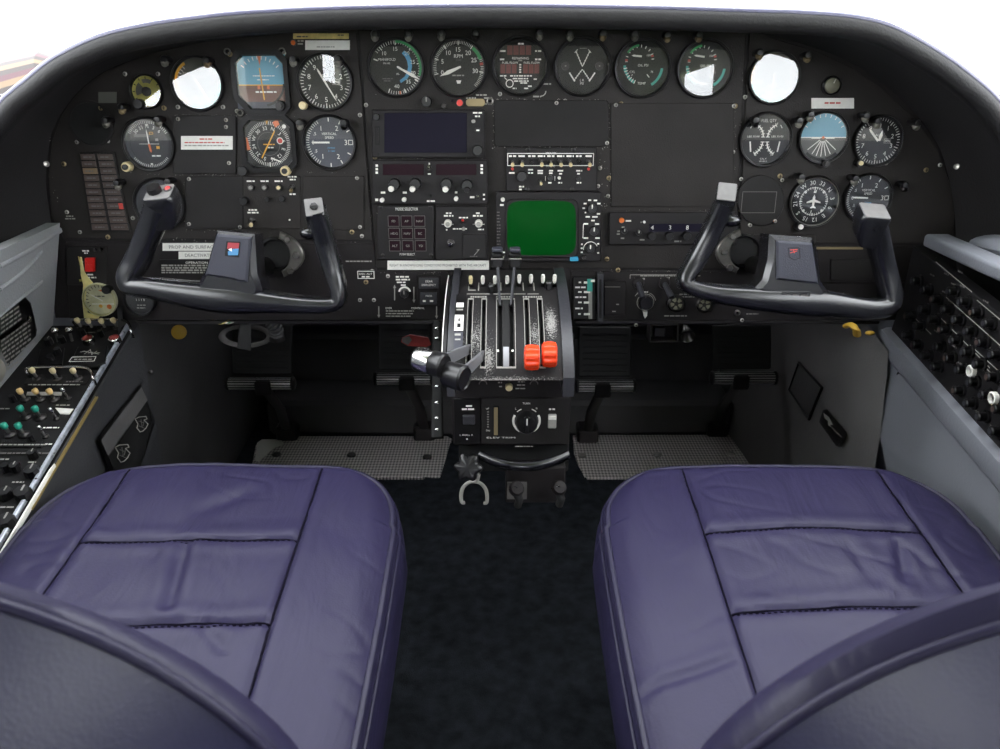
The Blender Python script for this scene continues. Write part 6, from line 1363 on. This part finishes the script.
# ------------------------------------------------------------------ seats
def seat(label, s):
    xc = s*.3425; w = .2145; sl = math.tan(math.radians(8.5)); F1 = .914; F0 = .45
    def zt(F): return .3605+(F-.89)*sl
    root = place('pilot_seat' if s < 0 else 'copilot_seat',(xc,.66,0),label,'seat')
    def W(F):   # half width: round front corners
        r = .105; d = F-(F1-r)
        if d <= 0: return w+.004*math.sin((F-.45)*6)
        q = max(0,1-(d/r)**2.3)**(1/2.3); return w-r+r*q
    seamx = (-.127, .117) if s < 0 else (-.112, .135)
    cross = [.762,.640] if s < 0 else [.775,.658]
    def sp_(px,py): q = onP(px,py,Vector((0,.89,.3605)),Vector((0,-math.sin(math.radians(8.5)),math.cos(math.radians(8.5))))); return (q.x,q.y)
    folds = [(sp_(a[0],a[1]),sp_(b_[0],b_[1]),d_,w_) for a,b_,d_,w_ in ([((187,556),(171,618),.0045,.007),((205,640),(225,660),.002,.006),((250,500),(205,520),.002,.010)] if s < 0 else [((897,556),(904,590),.003,.006),((640,690),(730,668),.0016,.005),((850,560),(870,590),.002,.008)])]
    N, M_ = 150, 160
    vs = []; fs = []
    Fs = [F0+(F1-F0)*(1-(1-j/M_)**1.6) for j in range(M_+1)]; Fs[-1] = F1-1e-4
    for F in Fs:
        ww = W(F)
        for i in range(N+1):
            t = -1+2*i/N; t = math.copysign(1-(1-abs(t))**1.3, t); x = t*ww
            ed = min(ww-abs(x), (F1-F)*1.2); z = zt(F) + .016*(1-(x/w)**2)*(1-((F-.70)/.34)**2)
            z -= .012*max(0,1-ed/.03)**2
            for sx in seamx: z -= (.0042*math.exp(-((x-sx)/.0028)**2) - .0010*math.exp(-((abs(x-sx)-.012)/.008)**2))*min(1,(F1-F)/.05)
            if seamx[0] < x < seamx[1]:
                for cf in cross:
                    cfx = cf+.004*math.sin(x*14+s); z -= .0036*math.exp(-((F-cfx)/.0028)**2) - .0011*math.exp(-((abs(F-cfx)-.014)/.010)**2)
            p = Vector((x*9+s*3, F*7, 0)); z += .0030*noise.noise(p) + .0010*noise.noise(Vector((x*22+F*9,F*12-x*8,s*5)))
            g = noise.noise(Vector((x*13-F*6+s*2,F*22+x*7,3.3))); z -= .0007*max(0,1-abs(g)*7)*max(0,noise.noise(Vector((x*6,F*6,s*9)))+.1)*3
            for (ca,cb,dp,wd) in folds:
                ax_,ay_ = cb[0]-ca[0],cb[1]-ca[1]; tt = max(0,min(1,((xc+x-ca[0])*ax_+(F-ca[1])*ay_)/(ax_*ax_+ay_*ay_))); dd = math.hypot(xc+x-ca[0]-ax_*tt,F-ca[1]-ay_*tt); z -= dp*math.exp(-(dd/wd)**2)*(.35+.65*math.sin(PI*min(1,max(0,tt*.8+.1)))) - dp*.45*math.exp(-((dd-wd*2.2)/(wd*1.4))**2)
            vs.append((xc+x,F,z))
    K_ = N+1
    for j in range(M_):
        for i in range(N): fs.append((j*K_+i,j*K_+i+1,(j+1)*K_+i+1,(j+1)*K_+i))
    b = WB(root); b.add(vs,fs,'leather_blue',True); b.build('seat_cushion',root)
    loop = [vs[j*K_] for j in range(M_+1)]+[vs[M_*K_+i] for i in range(1,N)]+[vs[j*K_+N] for j in range(M_,-1,-1)]
    loop = loop[::2]+[loop[-1]]
    b = WB(root); b.tube([Vector(p)+Vector((0,0,.001)) for p in loop],.0036,'piping_blue',10); b.build('seat_piping',root)
    # boxing: bulging side wall
    b = WB(root); n = len(loop); sv = []; sf = []; H_ = [0,.012,.03,.055,.085,.12]; O_ = [0,.007,.012,.014,.010,-.004]
    for k, (hh, oo) in enumerate(zip(H_,O_)):
        for i in range(n):
            p = Vector(loop[i]); a = Vector(loop[max(i-1,0)]); c = Vector(loop[min(i+1,n-1)]); t = (c-a); t.z = 0
            nn = Vector((-t.y,t.x,0)).normalized() if t.length > 1e-9 else Vector((0,0,0))
            q = p+nn*oo; q.z = p.z-hh + (.0015*noise.noise(q*40) if k else 0); sv.append(q)
    for k in range(len(H_)-1):
        for i in range(n-1): sf.append((k*n+i,k*n+i+1,(k+1)*n+i+1,(k+1)*n+i))
    b.add(sv,sf,'leather_side',True); b.build('seat_boxing',root)
    # second welt line just under the piping
    b = WB(root); wl = []
    for i in range(n):
        p = Vector(loop[i]); a = Vector(loop[max(i-1,0)]); c = Vector(loop[min(i+1,n-1)]); t = (c-a); t.z = 0; nn = Vector((-t.y,t.x,0)).normalized(); wl.append(p+nn*.0066+Vector((0,0,-.010)))
    b.tube(wl,.0022,'leather_side',8); b.build('welt',root)
    # seam lines
    def gz(x, F):
        j = min(range(len(Fs)),key=lambda q: abs(Fs[q]-F)); i = min(range(K_),key=lambda q: abs(vs[j*K_+q][0]-xc-x)); return vs[j*K_+i][2]
    for sx in seamx:
        b = WB(root); b.tube([(xc+sx,f_,gz(sx,f_)+.0004) for f_ in [F0+.02+(F1-F0-.035)*k/40 for k in range(41)]],.0013,'stitch',6); b.build('seam',root)
    for cf in cross:
        b = WB(root); b.tube([(xc+x,cf+.004*math.sin(x*14+s),gz(x,cf+.004*math.sin(x*14+s))+.0003) for x in [seamx[0]+(seamx[1]-seamx[0])*k/40 for k in range(41)]],.0013,'stitch',6); b.build('seam',root)
    # stitching on the cross seams
    for cf in cross:
        b = WB(root); x = seamx[0]+.006
        while x < seamx[1]-.006:
            F = cf+.004*math.sin(x*14+s)-.0055; j = min(range(len(Fs)),key=lambda q: abs(Fs[q]-F)); i = min(range(K_),key=lambda q: abs(vs[j*K_+q][0]-xc-x)); z = vs[j*K_+i][2]
            b.box((xc+x,F,z+.0006),(.0034,.0010,.0008),'stitch'); x += .0062
        b.build('stitching',root)
    b = WB(root); b.box((xc,.66,.15),(.36,.40,.13),'lower_black',.01); b.box((xc-.15,.66,.045),(.03,.46,.09),'dark_steel',.004); b.box((xc+.15,.66,.045),(.03,.46,.09),'dark_steel',.004); b.build('seat_frame',root)
    # backrest
    def outl(a, hw, ht, zc): return (hw*math.copysign(abs(math.cos(a))**1.0,math.cos(a)), zc+ht*abs(math.sin(a))**1.0)
    def ring(F, hw, ht, zc, lean=0, n=48):
        o = [Vector((xc-hw,F+.03,.26))]
        for i in range(n+1): x, z = outl(PI-PI*i/n,hw,ht,zc); o.append(Vector((xc+x,F-(z-zc)*.05,z)))
        o.append(Vector((xc+hw,F+.03,.26))); return o
    dropr = .012 if s > 0 else .002; fr = .309 if s > 0 else .3135
    rings = [ring(.415,.165,.03,.425),ring(.41,.188,.06,.43),ring(.385,.208,.112,.432),ring(.355,.230,.168,.43),ring(.335,.249,.199,.43),ring(.320,.251,.210,.43),ring((.320+fr)/2,.2505,.210-dropr*.35,.43),ring(fr,.249,.210-dropr,.43)]
    b = WB(root); n = len(rings[0]); sv = [p for r_ in rings for p in r_]; sf = [(k*n+i,k*n+i+1,(k+1)*n+i+1,(k+1)*n+i) for k in range(len(rings)-1) for i in range(n-1)]
    # front face fan rows
    b.add(sv,sf,'leather_side',True)
    def capface(R_, depth, m, inv):
        rows = 14; vv = []; 
        for k in range(rows+1):
            q = k/rows
            for p in R_: 
                c = Vector((xc,p.y,.40)); v = p.lerp(c,q); v.y += depth*math.sin(q*PI/2)*(1); vv.append(v)
        b.add(vv,[(k*n+i,k*n+i+1,(k+1)*n+i+1,(k+1)*n+i) for k in range(rows) for i in range(n-1)],m,True)
    capface(rings[0],.015,'leather_blue',0); b.build('backrest',root)
    b = WB(root); capface(rings[-1],-.075,'leather_back',1); b.build('backrest_shell',root,'darker glossy back panel')
    b = WB(root); b.tube(rings[-1],.0030,'leather_side',10); b.build('backrest_piping',root)
    return root
seat('blue leather pilot seat, the one beside the toggle switch console',-1)
seat('blue leather copilot seat, the one beside the circuit breaker panel',1)
# ------------------------------------------------------------------ glareshield
G = place('glareshield',(0,1.1,.85),'padded black glareshield arching over the whole instrument panel','glareshield')
Lp = [(-.735,1.03,.46),(-.728,1.03,.58),(-.703,1.03,.68),(-.656,1.03,.755)]+[tuple(atF(x,y,1.03)) for x,y in ((0,101),(12,89),(25,78.5),(55,55),(100,33.5),(150,21.5),(200,14.5),(250,9.5),(350,5),(500,3),(650,5),(750,8),(800,9.5),(850,13.5),(886,21.5),(920,38),(960,64),(1000,100))]+[(.656,1.03,.748),(.703,1.03,.68),(.728,1.03,.58),(.735,1.03,.46)]
Ip = [(54,300),(55,245),(50,215),(46,180)]+[(50,140),(55,126),(61,114),(78,92),(105,71),(150,54.5),(200,43),(250,36.5),(350,30.5),(500,29),(650,30.5),(750,32),(800,43),(850,62),(886,86),(914,112),(938,145),(948,175)]+[(952,195),(955,220),(956,246),(957,300)]
Lc = catmull(Lp,6); Ic = catmull([tuple(onP(x,y,P0+PN*.001,PN)) for x,y in Ip],6)
n = len(Lc); rows = []
for i in range(n):
    p = Vector(Lc[i]); a = Vector(Lc[max(i-1,0)]); c = Vector(Lc[min(i+1,n-1)]); t = (c-a); t.y = 0; t.normalize(); nn = Vector((t.z,0,-t.x))   # inward
    q = Vector(Ic[i]); p = p+nn*.0015; r_ = .0125; cc = p+nn*r_
    row = [p+Vector((0,.94,0))-nn*.03, p+Vector((0,.30,0))+nn*.002, p+Vector((0,.13,0))-nn*.007, p+Vector((0,.05,0))-nn*.0045, p+Vector((0,.015,0))-nn*.001]
    for k in range(9):
        g = PI*k/8; row.append(cc - nn*(r_*math.cos(g)) + Vector((0,-r_*math.sin(g),0)))
    e = cc+nn*r_+Vector((0,.012,0)); row += [e]
    for k in (.3,.6,.85,1.0):
        row.append(e.lerp(q,k)-nn*(.010*math.sin(PI*k)))
    rows.append(row)
def strip(name, k0, k1, m, label=None):
    b = WB(G); w = k1-k0+1; vs = [v for r_ in rows for v in r_[k0:k1+1]]
    b.add(vs,[(i*w+k,i*w+k+1,(i+1)*w+k+1,(i+1)*w+k) for i in range(n-1) for k in range(w-1)],m,True); return b.build(name,G,label)
strip('top_skin',0,5,'hood_top'); strip('padded_lip',5,14,'hood'); strip('inner_lining',14,18,'hood_in')
b = WB(G); wl=[]
for i in range(n):
    p = Vector(Lc[i]); a = Vector(Lc[max(i-1,0)]); c = Vector(Lc[min(i+1,n-1)]); tt = (c-a); tt.y = 0; tt.normalize(); nn = Vector((tt.z,0,-tt.x)); wl.append(p+nn*.0042+Vector((0,-.005,0)))
b.tube(wl,.0042,'lip_sheen',10); b.build('edge_sheen',G,'blue-grey tube added as the lit edge of the lip')  # tube added along the lip, its colour stands for the sky-lit edge
for px,py in ((46,164),):
    b = WB(G); q = atF(px,py,1.10); b.lathe([(.004,0),(.004,.002),(1e-5,.003)],'steel',12,q,(1,-.6,.2)); b.build('screw',G)
b = WB(G); q = atF(957,166.5,1.10); b.lathe([(.004,0),(.004,.002),(1e-5,.003)],'steel',12,q,(-1,-.6,.2)); b.build('screw',G)

# ------------------------------------------------------------------ cabin shell
def wb(): return MB()
b = wb(); b.box((0,-.3,-.02),(1.6,4.6,.04),'carpet'); struct(b.build('floor'))
b = wb(); b.box((0,1.98,.40),(1.6,.03,.90),'wall_footwell'); struct(b.build('wall_front'))
WINS={-1:((-1.62,-1.22,.98,1.2),(-.12,1.05,.81,1.2)),1:((-1.20,-.60,.74,1.0),(-.35,1.05,.81,1.2))}  # unseen windows, placed and sized for their reflections in the gauge glass
# side walls with window openings built from solid strips
def wall(name, s, m):
    b = wb(); X = s*.745; t = .03
    def blk(F0,F1,z0,z1,mm): b.box((X+s*t/2,(F0+F1)/2,(z0+z1)/2),(t,F1-F0,z1-z0),mm)
    blk(-2.4,1.97,-.02,.58,m)                       # below the sill
    blk(1.10,1.97,.58,.80,'hood_in')
    blk(-2.4,1.10,.58,.74,m); F=-2.4
    for F0,F1,z0,z1 in WINS[s]:
        blk(F,F0,.74,1.2,'cabin'); blk(F0,F1,.74,z0,'cabin') if z0 > .74 else None; blk(F0,F1,z1,1.2,'cabin') if z1 < 1.2 else None; F=F1
    blk(F,1.10,.74,.81,m)
    blk(-2.4,1.05,1.2,1.32,'cabin')
    return struct(b.build(name))
wall('wall_left',-1,'wall_grey'); wall('wall_right',1,'wall_grey')
b = wb()
for c_,d_ in (((0,-2.4,.21),(1.6,.03,.48)),((0,-2.4,1.145),(1.6,.03,.40)),((-.675,-2.4,.695),(.25,.03,.50)),((.675,-2.4,.695),(.25,.03,.50))): b.box(c_,d_,'cabin')  # opening added in the unseen rear wall to put a highlight on the backrests
struct(b.build('wall_back'))
b = wb(); b.box((0,-.79,1.33),(1.56,3.22,.03),'cabin'); struct(b.build('ceiling'))
# windows
def pane(name, pts):
    b = wb(); k = len(pts); b.add(pts,[tuple(range(k))],'window_glass'); return struct(b.build(name))
i = 1
for s in (-1,1):
    for F0,F1,z0,z1 in WINS[s]:
        X = s*.757; pane('window_%d' % i,[(X,F0,z0),(X,F1,z0),(X,F1,z1),(X,F0,z1)]); i += 1
vs = []; fs = []
for k in range(13):
    t = -1+2*k/12; x = .745*t; bow = 1-t*t
    vs += [(x,1.35+.28*bow,.78+.11*bow),(x,.80+.06*bow,1.305)]
b = wb(); b.add(vs,[(2*k,2*k+2,2*k+3,2*k+1) for k in range(12)],'window_glass',True); struct(b.build('window_%d' % i))
# grey moulded panel on the pilot side wall
WL = place('side_wall_panel',(-.66,1.0,.5),'grey moulded side wall panel with raised ribs beside the pilot console','wall panel')
XS = -.648
WN=Vector((1,0,-.28)).normalized()
def wx(z): return XS-(.626-z)*.28
def wp(px,py,dx=0): return onP(px,py,Vector((XS+dx,1,.626)),WN)
b = WB(WL); z1 = .626; q=[(1.178,z1),(1.182,.44),(.3,.10),(.3,z1-.02),(1.0,z1-.008)]
vs=[Vector((wx(z),F,z)) for F,z in q]+[Vector((wx(z)-.02,F,z)) for F,z in q]; k=len(q); b.add(vs,[tuple(range(k)),tuple(range(2*k-1,k-1,-1))]+[(i_,(i_+1)%k,k+(i_+1)%k,k+i_) for i_ in range(k)],'wall_grey_light'); b.build('panel',WL)
for pts in (((0,289),(22,273),(42,252)),((0,318),(20,300),(42,282)),((0,266),(30,250),(61,230))):
    b=WB(WL); P=[wp(*p) for p in pts]; b.tube(catmull(P,4),[(.004,.0018)]*9,'wall_grey_light',10,up=(1,0,0)); b.build('raised_rib',WL)
W1 = place('instruction_placard',wp(20,330),'black placard with rows of white print screwed to the grey side wall','placard'); b=WB(W1)
pts=[(0,318),(25,297),(31,303),(37,330),(36,336),(8,366),(-8,330)]; a=[wp(*p,.001) for p in pts]; c=[wp(*p,.003) for p in pts]; k=len(pts); b.add(c+a,[tuple(range(k)),tuple(range(2*k-1,k-1,-1))]+[(i_,(i_+1)%k,k+(i_+1)%k,k+i_) for i_ in range(k)],'bezel_black'); b.build('plate',W1)
b=WB(W1)
for r_ in range(12):
    y0=309+r_*4.6 if r_ < 4 else 313+r_*4.6; x0=max(0,(r_-5)*1.0); x1=19+r_*.9 if r_ < 4 else 30+ (r_-4)*.2-(max(0,r_-8)*3)
    yy=y0+2; x=x0+1
    while x<x1:
        w_=min(random.uniform(2,5),x1-x); sl_=-.80
        P=[wp(x,yy+(x)*sl_*.9-0+8,.0034),wp(x+w_,yy+(x+w_)*sl_*.9+8,.0034),wp(x+w_,yy+(x+w_)*sl_*.9+10.0,.0034),wp(x,yy+x*sl_*.9+10.0,.0034)]
        if all(P_.z==P_.z for P_ in P): b.add(P,[(0,1,2,3)],'mark_grey')
        x+=w_+1
b.build('printed_lines',W1,'rows of white print'); q=wp(29,319,.004); b=WB(W1); b.ringlathe([(.005,0),(.005,.0015),(.0034,.0018),(.003,0)],'chrome',16); b=WB(W1); b.lathe([(.0045,0),(.0045,.0015),(1e-5,.003)],'chrome',14,q,(1,0,0)); b.build('screw',W1)
W2 = place('armrest_end',wp(0,372),'rounded white padded corner at the frame edge below the black wall placard','armrest'); b=WB(W2); q=wp(-8,372,.02); b.ball(q,.024,'lens_grey',20,(.5,1.0,.8)); b.build('pad',W2)
# footwell side trims
TR = place('footwell_trim',(.55,1.25,.3),'dark grey footwell trim panel with diamond pocket, forward of the copilot side wall','trim panel')
def tp(F,z): return Vector((.572-(F-1.135)*.03,F,z))
b=WB(TR); vs=[]; nF=14
for k in range(nF+1):
    F=1.135+.77*k/nF
    for z in (.0,.1,.2,.3,.4,.47 - .06*max(0,1-(F-1.10)/.12)**2 ): p=tp(F,z); p.x+= .018*math.sin(PI*z/.47)+(.01 if k==0 else 0); vs.append(p)
b.add(vs,[(k*6+j,k*6+j+1,(k+1)*6+j+1,(k+1)*6+j) for k in range(nF) for j in range(5)],'trim_grey',True); b.build('panel',TR)
def ont(px,py,d=0):
    # intersect the trim plane
    o=Vector((.588-d,1.10,.3)); nv=Vector((-1,-.03,0)).normalized(); return onP(px,py,o,nv)
b=WB(TR); P=[ont(*p,.001) for p in ((799,363),(822,388),(809,419),(789.5,390))]
b.tube(P,.003,'bezel_black',8,True); b.add([p+Vector((-.0005,0,0)) for p in P],[(0,1,2,3)],'wall_footwell'); b.build('diamond_pocket',TR)
AP = place('arrow_placard',ont(833,428),'black tilted placard with a white arrow on the copilot footwell trim','placard'); b=WB(AP)
pts=[(823,410),(827,409.5),(847,433),(846,437),(840,447),(836,446),(819,422)]; a=[ont(*p,.001) for p in pts]; c=[ont(*p,.004) for p in pts]; k=len(pts); b.add(c+a,[tuple(range(k)),tuple(range(2*k-1,k-1,-1))]+[(i_,(i_+1)%k,k+(i_+1)%k,k+i_) for i_ in range(k)],'bezel_black')
def ln(p,q,w=.002,m='mark_grey'): b.tube([ont(*p,.0045),ont(*q,.0045)],w,m,5)
b.add([ont(*p,.0046) for p in ((823.5,413),(829,417),(833,425),(830,424.5),(831,427),(828,425),(828,421),(824.5,418))],[tuple(range(8))],'mark_grey')
for d_ in (0,3,6,9): ln((831.5+d_*.9,427+d_),(835+d_*.75,431.5+d_*.6),.0009,'mark_dim')
b.build('plate',AP)
YP = place('yellow_sleeve',ont(853,331),'crumpled yellow sleeve tucked behind the top of the copilot footwell trim','sleeve'); b=WB(YP); b.tube(catmull([atF(846,326,1.13),atF(851,325,1.12),atF(856,329,1.11),atF(857,335,1.12)],5),[(.006,.004)]*16,'yellow',10,up=(0,0,1)); b.build('sleeve',YP); b=WB(YP); b.ball(atF(870,333,1.115),.006,'yellow',10,(1.3,.6,.6)); b.build('tab',YP)
TL = place('footwell_trim',(-.58,1.4,.3),'dark curved footwell trim forward of the pilot switch console','trim panel'); b=WB(TL); vs=[]
for k in range(13):
    F=1.16+.75*k/12
    for z in (0,.1,.2,.3,.4,.50): vs.append((-.578-(F-1.16)*.05-.02*math.sin(PI*z/.5),F,z))
b.add(vs,[(k*6+j,k*6+j+1,(k+1)*6+j+1,(k+1)*6+j) for k in range(12) for j in range(5)],'wall_footwell',True); b.build('panel',TL); b=WB(TL); q=atF(151,372,1.155); b.lathe([(.0035,0),(.003,.002),(1e-5,.003)],'dark_steel',10,q,(.6,-1,.1)); b.build('screw',TL)
# raised floor step ahead of the plates and carpets
ST = place('floor_step',(0,1.85,0),'dark carpeted step running under the rudder pedals','step'); b=WB(ST); b.box((0,1.86,.045),(1.12,.22,.09),'wall_footwell',.01); b.build('tread',ST); b=WB(ST); b.box((0,1.94,.13),(1.12,.10,.16),'wall_footwell',.01); b.build('riser',ST)
CP = place('aisle_carpet',(0,.8,0),'dark blue-grey carpet runner on the aisle between the two seats','carpet'); b=WB(CP)
q=[atZ(*p,.004) for p in ((446,452),(570,452),(583,478),(640,600),(660,749),(340,749),(372,600),(428,478))]
N=40; vs=[]; fs=[]
for j in range(N+1):
    F=.55+1.15*j/N
    for i_ in range(17): x=-.30+.60*i_/16; hw=.30-.14*max(0,min(1,(F-.95)/.65)); vs.append((.012+x/.30*hw,F,.005+.0025*noise.noise(Vector((x*18,F*14,1)))))
b.add(vs,[(j*17+i_,j*17+i_+1,(j+1)*17+i_+1,(j+1)*17+i_) for j in range(N) for i_ in range(16)],'carpet',True); b.build('runner',CP)
# outside: ground and a striped cowling
b = wb(); b.add([(-80,-80,-1.6),(80,-80,-1.6),(80,80,-1.6),(-80,80,-1.6)],[(0,1,2,3)],'grass'); struct(b.build('ground'))
EN = place('engine_cowling',atF(10,95,2.6),'brown and maroon striped cowling seen outside past the end of the glareshield','cowling'); b=WB(EN); a0=atF(-130,179,2.6); a1=atF(82,86,2.6); ax=(a1-a0); s1=ax.cross(Vector((0,1,0))).normalized(); s2=Vector((0,1,0)); N=48; vs=[]; prof=[(-.5,.10),(0,.15),(.5,.155),(.8,.15),(.93,.13),(1,.08)]
for (q_,r_) in prof:
    for i_ in range(N): a=2*PI*i_/N; vs.append(a0+ax*q_+s1*(r_*math.cos(a))+s2*(r_*math.sin(a)))
mm=('stripe_tan','stripe_dark','stripe_maroon','stripe_dark','stripe_tan','stripe_maroon','stripe_dark')
for k in range(len(prof)-1):
    for i_ in range(N): b.add([vs[k*N+i_],vs[k*N+(i_+1)%N],vs[(k+1)*N+(i_+1)%N],vs[(k+1)*N+i_]],[(0,1,2,3)],mm[i_%7],True)
b.build('cowl_skin',EN)
# ------------------------------------------------------------------ light, camera, view
w = bpy.data.worlds.new('sky'); sc.world = w; w.use_nodes = True
bg = w.node_tree.nodes['Background']; bg.inputs[0].default_value = (.93,.965,1,1); bg.inputs[1].default_value = 10.5
cam = bpy.data.cameras.new('camera'); co = bpy.data.objects.new('camera', cam); COL.objects.link(co)
co.location = EYE; co.rotation_euler = (math.radians(90)-PITCH,0,0); cam.sensor_width = 36; cam.lens = FOC/1000*36; cam.clip_start = .01
cam.dof.use_dof = True; cam.dof.focus_distance = 1.15; cam.dof.aperture_fstop = 9
sc.camera = co
sc.view_settings.view_transform = 'Standard'; sc.view_settings.look = 'None'; sc.view_settings.gamma = 1; sc.view_settings.use_curve_mapping = False
sc.view_settings.exposure = 0.0
sc.cycles.use_denoising = True
sc.cycles.max_bounces = 8; sc.cycles.transparent_max_bounces = 12
